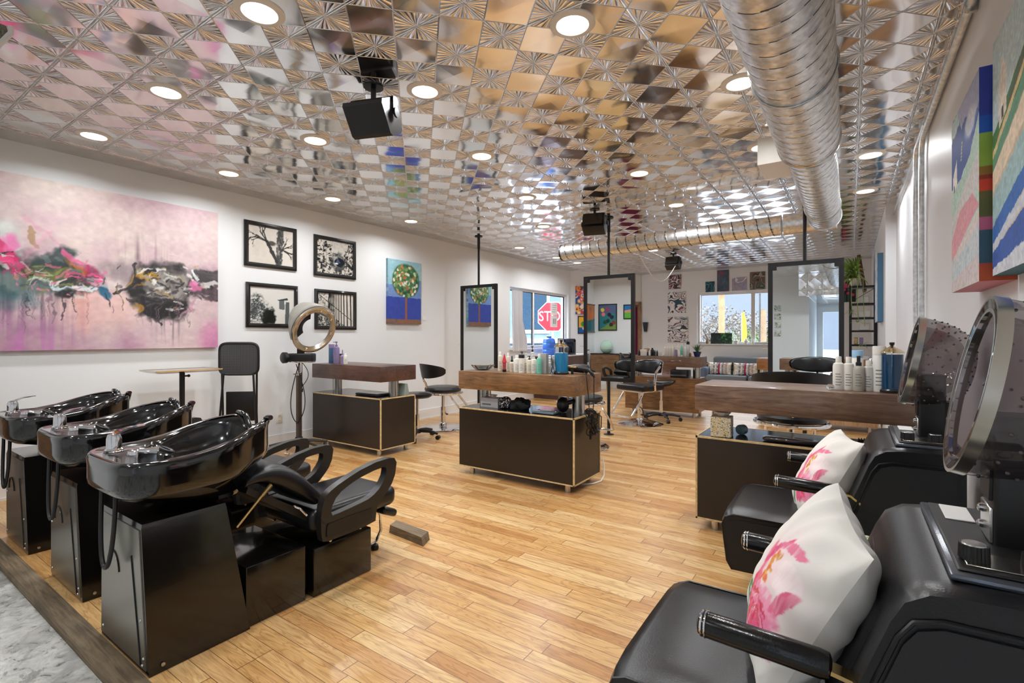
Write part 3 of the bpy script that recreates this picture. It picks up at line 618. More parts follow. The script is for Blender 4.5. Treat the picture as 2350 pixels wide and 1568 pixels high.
# ---------------------------------------------------------------- shampoo units
def sm(a): a = max(0, min(1, a)); return a*a*(3-2*a)
def shampoo_unit(x0, dy, label):
    t = thing('shampoo_unit', label, 'salon shampoo unit', (x0, 1.0+dy, 0), 0)
    B0 = [(-.245, -.245), (.245, -.245), (.245, .13), (-.245, .13)]; B1 = [(-.20, -.255), (.20, -.255), (.20, .05), (-.20, .05)]
    m = M(); m.loops([[(x, y, .002) for x, y in B0], [(x*(1-.0), y, z) for (x, y), z in zip([(a*.03+b*.97, c*.03+d*.97) for (a, c), (b, d) in zip(B0, B1)], [.545]*4)], [(x*.985, y*.985, .562) for x, y in B1]]); ped = ob('pedestal', m, PEDM, t, sharp=20)
    def F(u, z, o=.004): k = z/.56; return ((.245*(1-k)+.20*k)*u, -.245-.01*k-o, z)
    m = M(); m.loops([[F(-.97, .02), F(.93, .02), F(.93, .54), F(-.97, .54)], [F(-.97, .02, -.004), F(.93, .02, -.004), F(.93, .54, -.004), F(-.97, .54, -.004)]]); fp = ob('front_panel', m, PEDG, t)
    m = M(); m.tube([F(.55+.30*math.sin(a*.5), .03+.40*(1-a/1.5), .006) for a in [i*.1 for i in range(16)]][::-1], .0022, 5); m2 = [F(-.35+.28*math.cos(a), .33+.075*math.sin(a), .006) for a in [i*PI/12 for i in range(13)]]; m.tube(m2, .0022, 5); ob('panel_seam', m, BLACKM, fp)
    for u, z in ((-.88, .05), (-.88, .30), (.80, .03), (.82, .2), (-.2, .38), (.86, .06)):
        m = M(); p = F(u, z); m.lathe([(.007, 0), (.006, .003), (.001, .004)], 10, (p[0], p[1], p[2]), (0, -1, 0)); ob('screw', m, STEEL, fp)
    m = M(); m.lathe([(.008, 0), (.007, .003), (.001, .004)], 10, (.247, -.20, .03), (1, 0, 0)); ob('screw', m, STEEL, t)
    # bowl
    N = 72
    def outl(th):
        c, s_ = math.cos(th), math.sin(th); n = 4.6 if s_ < 0 else 2.9; y = .315*math.copysign(abs(s_)**(2/n), s_); x = .262*math.copysign(abs(c)**(2/n), c)
        x *= 1-.20*sm((y-.02)/.28); return x, y-.012
    def inl(th):
        c, s_ = math.cos(th), math.sin(th); n = 2.8; y = .222*math.copysign(abs(s_)**(2/n), s_); x = .212*math.copysign(abs(c)**(2/n), c); x *= 1-.16*sm((y-.0)/.22); return x, y+.062
    def rz(x, y): return .800+.085*sm((y+.12)/.40)-.095*math.exp(-(x/.085)**4)*sm((y-.17)/.10)
    def sk(y): return .672+.05*sm((y-.0)/.3)
    T = [2*PI*k/N for k in range(N)]; L = []
    def lv(f, sc, zf, cy0=0, off=0):
        l = []
        for th in T:
            x, y = f(th); d = math.hypot(x, y-cy0); k = sc+off/d; X = x*k; Y = cy0+(y-cy0)*k; l.append((X, Y, zf(X, Y)))
        L.append(l)
    lv(inl, .72, lambda x, y: .570, -.0); lv(inl, .92, lambda x, y: .60+.05*sm(y/.25), .0); lv(outl, .86, lambda x, y: .64+.06*sm(y/.25), 0)
    lv(outl, .965, lambda x, y: sk(y)-.004); lv(outl, .99, lambda x, y: sk(y)+.006); lv(outl, 1, lambda x, y: sk(y)+.03)
    lv(outl, 1.0, lambda x, y: rz(x, y)-.045); lv(outl, 1.005, lambda x, y: rz(x, y)-.018); lv(outl, 1.0, lambda x, y: rz(x, y)-.005, 0, -.004); lv(outl, 1, lambda x, y: rz(x, y)+.001, 0, -.013); lv(outl, 1, lambda x, y: rz(x, y)-.003, 0, -.024)
    lv(inl, 1.0, lambda x, y: rz(x, y)-.006, .06, .008); lv(inl, 1.0, lambda x, y: rz(x, y)-.016, .06); lv(inl, .965, lambda x, y: rz(x, y)-.05, .06); lv(inl, .86, lambda x, y: .70, .05); lv(inl, .6, lambda x, y: .655, .03); lv(inl, .2, lambda x, y: .642, .0)
    m = M(); m.loops(L); bowl = ob('bowl', m, BLACKG, t, sharp=70)
    m = M(); m.lathe([(.03, .646), (.03, .650), (.012, .648)], 20, (0, 0, 0)); ob('drain', m, STEEL, bowl)
    # neck rest pad on the rim
    m = M(); 
    m.tube([(x, .288-(.012 if abs(x) > .1 else 0), rz(x, .288)+.004) for x in [(-.15+.30*i/24) for i in range(25)]], [.012+.003*math.sin(PI*i/24) for i in range(25)], 10); ob('neck_rest', m, BLACKG, t)
    # tap and spray head
    m = M(); m.lathe([(.032, .797), (.032, .806), (.027, .812), (.026, .852), (.021, .868), (.010, .872), (.001, .873)], 24, (-.105, -.245, 0), cap0=False, cap1=False); m.rbox((-.105, -.245, .80), (.07, .05, .006), .002, 1)
    tap = ob('tap', m, CHROME, t)
    m = M(); m.loops([[(-.125, -.250, .862), (-.088, -.250, .862), (-.088, -.240, .874), (-.125, -.240, .874)], [(-.12, -.20, .884), (-.085, -.20, .884), (-.085, -.20, .890), (-.12, -.20, .890)], [(-.11, -.145, .892), (-.08, -.145, .892), (-.08, -.145, .896), (-.11, -.145, .896)]]); ob('lever', m, CHROME, tap)
    m = M(); m.lathe([(.014, 0), (.016, .03), (.022, .05), (.025, .062), (.022, .066), (.001, .067)], 20, (.02, -.20, .806), (.35, .75, -.16)); m.lathe([(.024, .796), (.022, .81), (.012, .815)], 20, (.012, -.215, 0)); ob('spray_head', m, CHROME, t)
    m = M(); m.torus((.045, -.115, .80), .028, .007, (.2, .5, 1), 20, 6); ob('spray_ring', m, BLACKP, t)
    # hanging hose
    m = M(); pts = []
    for i in range(33):
        a = PI*i/32; xx = -.03-.075*math.cos(a); zz = .66-.30*math.sin(a)**.75; pts.append((xx, -.285-.012*math.sin(a), zz))
    m.tube(pts, .0085, 8); ob('hose', m, BLACKM, t)
    # lower boxes
    m = M(); m.rbox((0, .262, .133), (.46, .285, .265), .006, 2); ob('lower_box', m, PEDM, t)
    m = M(); m.rbox((0, .42, .115), (.36, .06, .2), .004, 1); ob('link_box', m, PEDM, t)
    m = M(); m.rbox((0, .612, .118), (.49, .35, .235), .006, 2); ob('seat_box', m, PEDM, t)
    # seat
    m = M(); m.rbox((0, .715, .355), (.455, .56, .115), .045, 5); ob('seat', m, BLACKL, t)
    # reclined back
    L = []
    for i in range(15):
        u = i/14; y = .50-.36*u; z = .455+.19*math.sin(u*PI*.62)-.015*u; th = .055*(.6+.4*math.sin(PI*min(1, u*1.05+.05))); ny, nz = .45, .9; l = []
        for k in range(20):
            a = 2*PI*k/20; ca, sa = math.cos(a), math.sin(a); X = .205*math.copysign(abs(ca)**.4, ca)*(1-.05*u); o = th*math.copysign(abs(sa)**.6, sa); l.append((X, y+ny*o, z+nz*o))
        L.append(l)
    m = M(); m.loops(L); ob('backrest', m, BLACKL, t, sharp=60)
    m = M(); m.loops([[(-.19, .44, .36), (.19, .44, .36), (.19, .45, .40), (-.19, .45, .40)], [(-.19, .14, .575), (.19, .14, .575), (.19, .15, .60), (-.19, .15, .60)]]); ob('back_panel', m, BLACKP, t)
    m = M(); m.tube([(.19, .10, .44), (.20, .22, .565)], .006, 8); m.tube([(.20, .205, .55), (.20, .25, .59)], .010, 8); ob('gas_strut', m, BRASS, t)
    m = M(); m.tube([(.18, .37, .455), (.205, .39, .44), (.215, .42, .40)], .005, 6); ob('recline_lever', m, CHROME, t)
    # arms
    O = [(.436,.40),(.445,.455),(.462,.498),(.495,.520),(.533,.537),(.60,.560),(.669,.581),(.767,.599),(.86,.603),(.898,.596),(.914,.569),(.903,.504),(.88,.46),(.849,.426),(.815,.395),(.782,.371),(.70,.36),(.60,.36),(.50,.36),(.455,.37)]
    I = [(.492,.415),(.500,.445),(.520,.476),(.55,.499),(.585,.515),(.62,.528),(.669,.542),(.75,.557),(.82,.563),(.838,.556),(.842,.54),(.835,.51),(.818,.483),(.79,.452),(.755,.43),(.717,.416),(.66,.408),(.60,.402),(.545,.397),(.50,.395)]
    P = [(.438,.40),(.46,.375),(.60,.378),(.74,.376),(.782,.371),(.772,.33),(.767,.287),(.70,.279),(.60,.276),(.48,.276),(.448,.284),(.440,.32)]
    Q = [(.468,.350),(.474,.362),(.60,.366),(.735,.364),(.742,.352),(.738,.312),(.728,.303),(.60,.296),(.478,.294),(.466,.302)]
    for s_ in (1, -1):
        xa, xb = (.262, .305) if s_ > 0 else (-.305, -.262)
        m = M(); m.ring(O, I, 'x', xa, xb); m.prism(P, 'x', xa+.002, xb-.002); a = fixn(ob('armrest', m, ARMP, t, sharp=50))
        m = M(); m.prism(Q, 'x', (.300 if s_ > 0 else -.309), (.309 if s_ > 0 else -.300)); ob('arm_inlay', m, BLACKP, a)
        m = M(); m.cyl((s_*.2, .50, .27), (s_*.29, .50, .27), .008, n=8); m.cyl((s_*.2, .68, .275), (s_*.29, .68, .275), .008, n=8); ob('arm_bolt', m, STEEL, a)
    # leg rest bracket at the front
    m = M(); m.tube([(.05, .80, .055), (.05, .92, .035), (.05, .985, .045), (.05, 1.02, .10), (.05, 1.015, .20), (.05, .97, .25)], .009, 8); ob('leg_rest_bracket', m, CHROME, t)
    m = M(); m.lathe([(.022, .0), (.024, .012), (.020, .028), (.008, .034)], 16, (.05, .975, 0)); ob('foot_knob', m, BLACKP, t)
    m = M(); m.rbox((.0, .985, .245), (.36, .12, .045), .02, 3, Matrix.Rotation(R(-25), 3, 'X')); ob('leg_rest', m, BLACKL, t)
    return t
shampoo_unit(-2.393, 0, 'glossy black shampoo bowl unit nearest the viewer with reclining chair')
shampoo_unit(-3.262, .035, 'glossy black shampoo bowl unit in the middle of the row of three')
shampoo_unit(-4.18, .03, 'glossy black shampoo bowl unit nearest the pink painting wall')
m = M(); m.loops([[(x, y, 0) for x, y in ((-2.465,2.195),(-2.13,2.165),(-2.17,2.262),(-2.495,2.285))], [(x, y, .05) for x, y in ((-2.46,2.198),(-2.15,2.168),(-2.18,2.258),(-2.49,2.28))]])
tag(ob('wood_block', m, WOLD), 'short rough block of weathered wood lying on the floor before the shampoo chair', 'wood block')

# ---------------------------------------------------------------- dryer chairs on the right
SMOKE = NT('smoked_acrylic'); _a = SMOKE.n('ShaderNodeBsdfTransparent'); _a.inputs[0].default_value = (.70, .66, .66, 1); _g = SMOKE.n('ShaderNodeBsdfGlossy'); _g.inputs['Roughness'].default_value = .06; _d = SMOKE.n('ShaderNodeBsdfDiffuse'); _d.inputs[0].default_value = (.10, .09, .09, 1)
_f = SMOKE.n('ShaderNodeLayerWeight'); _f.inputs[0].default_value = .35; _m = SMOKE.n('ShaderNodeMixShader'); _m2 = SMOKE.n('ShaderNodeMixShader'); _m2.inputs[0].default_value = .14
SMOKE.l(_a.outputs[0], _m2.inputs[1]); SMOKE.l(_d.outputs[0], _m2.inputs[2]); SMOKE.l(SMOKE.math('ADD', SMOKE.math('MULTIPLY', _f.outputs[1], .35), .04), _m.inputs[0]); SMOKE.l(_m2.outputs[0], _m.inputs[1]); SMOKE.l(_g.outputs[0], _m.inputs[2]); SMOKE.l(_m.outputs[0], SMOKE.o.inputs[0]); SMOKE = SMOKE.m
SMOKED = mat('smoked_dimple', (70, 64, 62), .12, coat=.5)
PANELG = mat('control_panel_grey', (96, 100, 108), .22, metal=.6); NICKEL = mat('satin_nickel', (186, 180, 168), .22, metal=1)
def side_tex(): return mat('dark_vinyl_side', (26, 26, 29), .42, bump=.15, bscale=500)
SIDEM = side_tex()
def dryer_chair(Y0, label):
    """faces -X; local origin on the floor at the middle of the chair, Y0 = centre"""
    t = thing('dryer_chair', label, 'hood dryer chair', (0, Y0, 0)); w2 = .275
    # seat
    prof = [(.05,.25),(-.435,.235),(-.455,.27),(-.475,.43),(-.462,.462),(-.43,.475),(-.2,.478),(.05,.47)]
    L = []
    for y, k in ((-w2, .0), (-w2, 1.), (-w2+.035, 1.06), (-w2+.10, 1.085), (0, 1.09), (w2-.10, 1.085), (w2-.035, 1.06), (w2, 1.), (w2, 0.)):
        l = []
        for x, z in prof:
            if k == 0: l.append((x*.96, y, .36+(z-.36)*.92))
            else: l.append((x+( -.008 if x < -.4 else 0)*(k-1)*12, y, z+(z-.36 > .05)*(k-1)*.22))
        L.append(l)
    m = M(); m.loops(L); ob('seat', m, BLACKL, t, sharp=55)
    for s_ in (-1, 1):
        m = M(); m.prism([(x*.93-.02, .355+(z-.355)*.86) for x, z in prof], 'y', s_*w2-.004, s_*w2+.004); ob('seat_side', m, SIDEM, t)
        m = M(); m.tube([(x-.0 if x < 0 else x, s_*(w2-.002), z) for x, z in [(-.435,.235),(-.456,.27),(-.476,.43),(-.462,.464),(-.43,.478),(-.2,.482),(.03,.474)]], .004, 6); ob('seat_piping', m, BLACKL, t)
    m = M(); m.box(-.36, .26, -.2, .2, 0, .25); ob('pedestal', m, SIDEM, t)
    # back with the console on top
    bp = [(-.055,.44),(-.045,.50),(.055,.775),(.075,.815),(.11,.838),(.16,.845),(.325,.850),(.345,.84),(.345,.10),(.0,.10)]
    cc = (.18, .55); L = []
    for y, k in ((-w2, 0), (-w2, .97), (-w2+.02, 1.0), (-w2+.06, 1.0), (0, 1.0), (w2-.06, 1.0), (w2-.02, 1.0), (w2, .97), (w2, 0)):
        if k == 0: L.append([(cc[0]+(x-cc[0])*.93, y, cc[1]+(z-cc[1])*.94) for x, z in bp])
        else: L.append([(cc[0]+(x-cc[0])*k, y, cc[1]+(z-cc[1])*k) for x, z in bp])
    m = M(); m.loops(L); ob('back_housing', m, BLACKL, t, sharp=42)
    for s_ in (-1, 1):
        sp = [(-.02,.46),(.075,.735),(.095,.765),(.13,.778),(.30,.782),(.315,.77),(.315,.12),(.01,.12)]
        m = M(); m.prism(sp, 'y', s_*w2-.006, s_*w2+.006); ob('side_panel', m, SIDEM, t)
        m = M(); m.tube([(x, s_*(w2+.003), z) for x, z in [(-.035,.44),(-.03,.47),(.068,.745),(.09,.778),(.13,.79),(.32,.794)]], .0045, 6); ob('side_piping', m, BLACKL, t)
    m = M(); m.rbox((-.035+.06, 0, .62), (.06, .44, .30), .028, 4, Matrix.Rotation(R(20), 3, 'Y')); ob('back_cushion', m, BLACKL, t)
    # control plate
    m = M(); m.rbox((.243, .0, .852), (.20, .46, .012), .005, 2); cp = ob('control_plate', m, PANELG, t)
    m = M(); m.rbox((.243, -.0, .861), (.175, .42, .006), .003, 1); ob('plate_recess', m, BLACKP, cp)
    m = M(); m.rbox((.20, .14, .8655), (.05, .11, .003), .001, 1); ob('white_label', m, WHITEP, cp)
    m = M(); m.rbox((.245, -.155, .8655), (.15, .075, .003), .001, 1); ob('dial_label', m, NICKEL, cp)
    for x in (.185, .268):
        m = M(); pr = []
        for k in range(48):
            rr = .021 if k % 2 else .0225; pr.append((rr*math.cos(2*PI*k/48), rr*math.sin(2*PI*k/48)))
        m.loops([[(x+a, -.155+b, .867) for a, b in pr], [(x+a*.95, -.155+b*.95, .893) for a, b in pr]]); kn = ob('knob', m, BLACKP, cp)
        m = M(); m.lathe([(.018, .893), (.017, .895), (.001, .8955)], 24, (x, -.155, 0)); ob('knob_cap', m, STEEL, kn)
    # hood post
    m = M(); m.rbox((.272, -.0, .985), (.085, .10, .26), .008, 3); ob('post', m, BLACKP, t)
    m = M(); m.rbox((.228, .0, .90), (.006, .085, .07), .002, 1)
    ob('post_plate', m, STEEL, t)
    for z in (.885, .918):
        m = M(); m.lathe([(.009, 0), (.008, .006), (.004, .009)], 12, (.225, .02, z), (-1, 0, 0)); ob('bolt', m, CHROME, t)
    # hood: ring facing -X, tilted back
    q = Matrix.Rotation(R(90), 3, 'Y') @ Matrix.Identity(3)
    tl = Matrix.Rotation(R(11), 3, 'Y')
    c = Vector((.206, 0, 1.170)); A = tl @ Vector((-1, 0, 0)); U = tl @ Vector((0, 0, 1)); V = Vector((0, 1, 0)); Rr = .182
    def HP(u, v, a): return c+U*u+V*v*.84-A*a
    N = 56; L = []
    for i in range(15):
        ph = (PI/2)*i/14*.985; rr = Rr*max(.02, math.cos(ph))**.62; dp = .20*math.sin(ph); L.append([HP(rr*math.sin(2*PI*k/N), rr*math.cos(2*PI*k/N), dp) for k in range(N)])
    m = M(); m.loops(L, True, False, True); hood = ob('hood', m, SMOKE, t, sharp=80)
    def ringp(R0, a0, wd, th, mt, nm):
        pr = [(R0, a0), (R0+th, a0), (R0+th, a0+wd), (R0, a0+wd)]; m = M(); L = [[HP(r_*math.sin(2*PI*k/N), r_*math.cos(2*PI*k/N), a) for k in range(N)] for r_, a in pr+[pr[0]]]; m.loops(L, True, False, False); return fixn(ob(nm, m, mt, hood))
    ringp(Rr-.004, -.006, .022, .007, NICKEL, 'rim_band'); ringp(Rr-.030, -.004, .008, .008, CHROME, 'inner_ring')
    pr = [(Rr-.030, .002), (Rr-.002, -.006)]; m = M(); m.loops([[HP(r_*math.sin(2*PI*k/N), r_*math.cos(2*PI*k/N), a) for k in range(N)] for r_, a in pr], True, False, False); ob('inner_lip', m, SMOKE, hood)
    # inner perforated shell
    L = []
    for i in range(10):
        ph = (PI/2)*i/9*.985; rr = (Rr-.034)*max(.02, math.cos(ph))**.6; dp = .004+.165*math.sin(ph); L.append([HP(rr*math.sin(2*PI*k/N), rr*math.cos(2*PI*k/N), dp) for k in range(N)])
    m = M(); m.loops(L, True, False, True); ob('inner_shell', m, SMOKE, hood, sharp=80)
    m = M()
    for i in range(2, 12):
        ph = (PI/2)*i/14; rr = Rr*max(.02, math.cos(ph))**.62+.0005; dp = .20*math.sin(ph)
        for k in range(16):
            a = 2*PI*(k+.5*(i % 2))/16
            p = HP(rr*math.sin(a), rr*math.cos(a), dp); m.ell(p, (.0038, .0038, .0038), 8, 5)
    ob('dimples', m, SMOKED, hood)['kind'] = 'stuff'
    m = M(); m.loops([[HP(-.155, -.05, .05), HP(-.155, .05, .05), HP(-.135, .05, .16), HP(-.135, -.05, .16)], [HP(-.215, -.045, .06), HP(-.215, .045, .06), HP(-.20, .045, .15), HP(-.20, -.045, .15)]]); ob('hood_bracket', m, BLACKP, t)
    # arms
    for s_ in (-1, 1):
        y = s_*.262; m = M(); m.lathe([(.012, -.004), (.022, 0), (.026, .008), (.0265, .22), (.024, .235), (.012, .24)], 24, (-.268, y, .655), (1, 0, -.03)); ob('arm_pad', m, BLACKA, t)
        m = M(); m.torus((-.262, y, .655), .0245, .0025, (1, 0, 0), 24, 6); m.torus((-.254, y, .655), .0265, .002, (1, 0, 0), 24, 6); ob('arm_cap', m, CHROME, t)
        m = M(); pts = [(-.03, y, .645), (.0, y, .64), (.03, y*.99, .615), (.045, y*.98, .575), (.05, y*.97, .53)]; m.tube(pts, 1, 4, prof=[(-.018, -.004), (.018, -.004), (.018, .004), (-.018, .004)]); ob('arm_bracket', m, BRASS, t)
    return t
dryer_chair(1.37, 'black hood dryer chair nearest the viewer in front of the right wall')
dryer_chair(2.64, 'black hood dryer chair farther back beside the grey brown station')
m = M(); m.rbox((0, 0, .19), (.30, .34, .38), .03, 3)
fl = NT('floral_cloth'); _n = fl.noise(fl.coord(), 16, 5, .6, 1); fl.l(fl.ramp(_n, [(.38, (238, 236, 228)), (.52, (206, 208, 180)), (.58, (150, 160, 96)), (.68, (150, 130, 90))]), fl.p.inputs['Base Color'])
o = tag(ob('floral_stool', m, fl.m), 'small stool with floral cloth wedged between the two dryer chairs', 'stool'); o.location = (.12, 2.0, 0); o.scale = (1, 1, 1.5)

# ---------------------------------------------------------------- portable hood dryer by the left wall
bx, by = -5.07, 3.21
t = thing('portable_hood_dryer', 'portable hood dryer on a rolling pole stand before the framed photographs', 'hood dryer', (bx, by, 0))
vx = Vector((CS, SN, 0)); vz = Vector((0, 0, 1)); vy = Vector((-SN, CS, 0))
m = M(); m.box(-.022, .022, -.022, .022, .10, .86); ob('pole', m, mat('pole_brown_grey', (78, 68, 60), .4, metal=.3), t)
m = M(); m.cyl((0, 0, .72), (0, 0, .99), .015, n=14); m.rbox((0, 0, .855), (.06, .05, .04), .006, 2); m.cyl((0, -.02, .855), (0, -.07, .855), .006, n=8); ob('telescopic_tube', m, CHROME, t)
m = M(); m.cyl((0, 0, .07), (0, 0, .15), .04, n=16); ob('hub', m, BLACKM, t)
for a in (62, 148, 236, 305, 8):
    a = R(a); e = (.30*math.cos(a), .30*math.sin(a), .075) if a not in () else None
    if bx+e[0] < XL+.03: continue
    m = M(); m.tube([(0, 0, .11), (e[0]*.5, e[1]*.5, .10), e], [.02, .016, .012], 8); l = ob('base_leg', m, ARMP, t)
    m = M(); m.lathe([(.016, -.022), (.016, .022)], 14, (e[0], e[1], .030), (math.sin(a), -math.cos(a), 0)); m.cyl((e[0], e[1], .03), (e[0], e[1], .07), .008, n=8); ob('caster', m, STEEL, l)
hc = Vector((CS, SN, 0))*.165+vz*1.345; nn = (-vy*.82+vx*.46-vz*.20).normalized()      # opening direction
aU = (vz*.80+vx*.55); aU = (aU-nn*aU.dot(nn)).normalized(); aV = nn.cross(aU)
def HQ(u, v, a): return hc+aU*u+aV*v-nn*a
N = 48; A_, B_ = .262, .205
def lp(sc, a, so=0): return [HQ((A_*sc+so)*math.cos(2*PI*k/N), (B_*sc+so)*math.sin(2*PI*k/N), a) for k in range(N)]
m = M(); m.loops([lp(1, -.015), lp(1.04, .0), lp(1.04, .035), lp(.99, .04), lp(.985, .0), lp(1, -.015)], True, False, False); ob('hood_ring', m, GREYP, t)
m = M()
for k, sc in enumerate((.96, .90, .845)): m.tube(lp(sc, -.008+.01*k), .020-.001*k, 8, 0, True)
ob('heater_coils', m, NICKEL, t)
for k in range(8):
    m = M(); a = 2*PI*(k+.3)/8; p = HQ(A_*.90*math.cos(a), B_*.90*math.sin(a), -.012); m.rbox(p, (.02, .02, .045), .004, 1, Matrix((aV, nn, aU)).transposed()); ob('coil_clip', m, CHROME, t)
L = []
for i, (sc, a) in enumerate(((1.05, .01), (.95, .05), (.80, .09), (.62, .12), (.40, .125))):
    sh = (0, .06, .12, .175, .20)[i]; L.append([HQ(A_*sc*math.cos(th), B_*sc*math.sin(th), a)+(vz*.75-vx*.62)*sh for th in [R(-50+ (190)*k/28) for k in range(29)]])
m = M(); m.loops(L, False, False, False); hs = ob('hood_shell', m, GREYP, t, sharp=60); sf = hs.modifiers.new('thick', 'SOLIDIFY'); sf.thickness = .008
m = M(); m.loops([[HQ(A_*.84*math.cos(th)*(1 if j == 0 else .5), B_*.84*math.sin(th)*(1 if j == 0 else .62), .03+.05*j) for th in [R(45+100*k/20) for k in range(21)]] for j in (0, 1)], False, False, False); hb = ob('hood_arm', m, BLACKP, t); sf = hb.modifiers.new('thick', 'SOLIDIFY'); sf.thickness = .008
m = M(); c0 = Vector((0, 0, 1.035)); m.rbox(c0+vx*.03, (.28, .12, .095), .014, 3, Matrix((vx, vy, vz)).transposed()); ob('control_box', m, BLACKP, t)
m = M(); m.rbox(c0+vx*.02+vz*.07, (.07, .06, .10), .012, 2, Matrix((vx, vy, vz)).transposed()); ob('hood_neck', m, BLACKP, t)
m = M(); m.lathe([(.035, 0), (.060, .012), (.062, .05), (.05, .06), (.001, .062)], 28, c0-vx*.12-vy*.02, -vx*.6-vy*.8, cap1=False); ob('dial', m, BLACKP, t)
m = M(); m.torus(c0+vx*.04-vz*.045, .13, .007, (0, 0, 1), 36, 8); m.tube([c0-vx*.09-vz*.045, c0+vx*.17-vz*.045], .006, 6); ob('tray_ring', m, CHROME, t)
m = M(); m.tube([c0+vx*(.02-.11*math.sin(PI*u)*(1-.2*u))-vz*(.05+.68*math.sin(PI*u*.5)) -vy*.03 for u in [i/20 for i in range(21)]], .005, 6); m.tube([c0+vx*(-.02+.10*math.sin(PI*u))-vz*(.73-.66*u**1.4)-vy*.03 for u in [i/20 for i in range(21)]], .005, 6); ob('cord', m, BLACKP, t)
m = M(); m.tube([c0+vx*(.05+.07*math.sin(PI*u))-vz*(.05+.27*u)-vy*.04 for u in [i/16 for i in range(17)]], .004, 6); m.tube([c0+vx*(.05-.0*u)-vz*(.05+.33*u)-vy*.04 for u in (0, .5, .9)], .004, 6); m.rbox(c0+vx*.05-vz*.36-vy*.04, (.02, .02, .04), .004, 1); ob('plug_cord', m, BLACKP, t)

# ---------------------------------------------------------------- tray stand, tall folding chair, outlet
t = thing('tray_stand', 'steel instrument tray on a single black pole behind the shampoo bowls', 'tray stand', (-5.04, 2.03, 0), R(90))
m = M(); z = .968; m.loops([[(x, y, z) for x, y in ((-.26,-.16),(.26,-.16),(.26,.16),(-.26,.16))], [(x, y, z-.018) for x, y in ((-.235,-.14),(.235,-.14),(.235,.14),(-.235,.14))], [(x, y, z-.022) for x, y in ((-.23,-.135),(.23,-.135),(.23,.135),(-.23,.135))], [(x, y, z-.008) for x, y in ((-.27,-.17),(.27,-.17),(.27,.17),(-.27,.17))], [(x, y, z+.004) for x, y in ((-.275,-.175),(.275,-.175),(.275,.175),(-.275,.175))], [(x, y, z+.001) for x, y in ((-.262,-.162),(.262,-.162),(.262,.162),(-.262,.162))], [(x, y, z-.012) for x, y in ((-.235,-.14),(.235,-.14),(.235,.14),(-.235,.14))]]); ob('tray', m, mat('tray_steel', (206, 200, 186), .16, metal=1), t)
m = M(); m.cyl((.0, 0, .06), (.0, 0, z-.02), .022, n=16); ob('pole', m, BLACKM, t)
m = M(); m.cyl((.0, 0, z-.06), (.05, 0, z-.06), .008, n=8); m.ell((.055, 0, z-.06), (.014, .014, .014), 10, 6); ob('clamp_knob', m, BLACKP, t)
for k in range(4):
    a = R(45+90*k); m = M(); m.tube([(0, 0, .08), (.26*math.cos(a), .26*math.sin(a), .05)], .013, 8); m.cyl((.26*math.cos(a), .26*math.sin(a), 0), (.26*math.cos(a), .26*math.sin(a), .05), .022, n=12); ob('base_leg', m, BLACKM, t)
t = thing('folding_bar_chair', 'tall black folding chair with woven back leaning against the left wall', 'folding chair', (-5.10, 2.57, 0), YAW+R(8))
def mesh_weave():
    t_ = NT('woven_mesh'); v = t_.coord((1, 1, 1)); w1 = t_.n('ShaderNodeTexChecker'); w1.inputs['Scale'].default_value = 160; w1.inputs['Color1'].default_value = (*lin((22, 22, 24)), 1); w1.inputs['Color2'].default_value = (*lin((84, 84, 86)), 1); t_.l(t_.coord((1, 1, 1), 'Object', (0, R(45), 0)), w1.inputs[0]); t_.l(w1.outputs[0], t_.p.inputs['Base Color']); t_.p.inputs['Roughness'].default_value = .5; return t_.m
m = M(); zc, hx, hz_ = 1.045, .185, .158
rr_ = [(math.copysign(abs(math.cos(a))**.35, math.cos(a))*hx, zc+math.copysign(abs(math.sin(a))**.35, math.sin(a))*hz_) for a in [2*PI*k/40 for k in range(40)]]
m.prism([(x*.96, zc+(z-zc)*.96) for x, z in rr_], 'y', -.004, .004); ob('woven_back', m, mesh_weave(), t)
m = M(); m.tube([(x, 0, z) for x, z in rr_], .013, 8, 0, True); ob('back_frame', m, BLACKM, t)
for s_ in (-1, 1):
    m = M(); m.tube([(s_*.165, .012, .92), (s_*.16, .02, .50), (s_*.175, .03, .01)], .011, 8); ob('front_leg', m, BLACKM, t)
    m = M(); m.tube([(s_*.14, -.012, .90), (s_*.165, -.03, .50), (s_*.20, -.04, .01)], .011, 8); ob('rear_leg', m, BLACKM, t)
m = M(); m.tube([(-.17, -.03, .38), (.17, -.03, .38)], .007, 6); ob('rung', m, BLACKM, t)
m = M(); m.tube([(-.165, .03, .20), (.165, .03, .20)], .007, 6); ob('rung', m, BLACKM, t)
m = M(); m.rbox((0, .035, .56), (.27, .025, .30), .008, 2); ob('folded_seat', m, BLACKM, t)
t = thing('wall_outlet', 'cream double power outlet low on the white wall beside the dryer stand', 'power outlet', (XL, 3.19, .33))
m = M(); m.rbox((.003, 0, 0), (.006, .075, .118), .002, 2); ob('cover_plate', m, CREAMP, t)
for z in (-.027, .027):
    m = M(); m.rbox((.007, 0, z), (.003, .036, .03), .001, 1); s_ = ob('socket', m, CREAMP, t)
    for y in (-.008, .008): m = M(); m.box(.0086, .0092, y-.0015, y+.0015, z-.007, z+.007); ob('slot', m, BLACKP, s_)
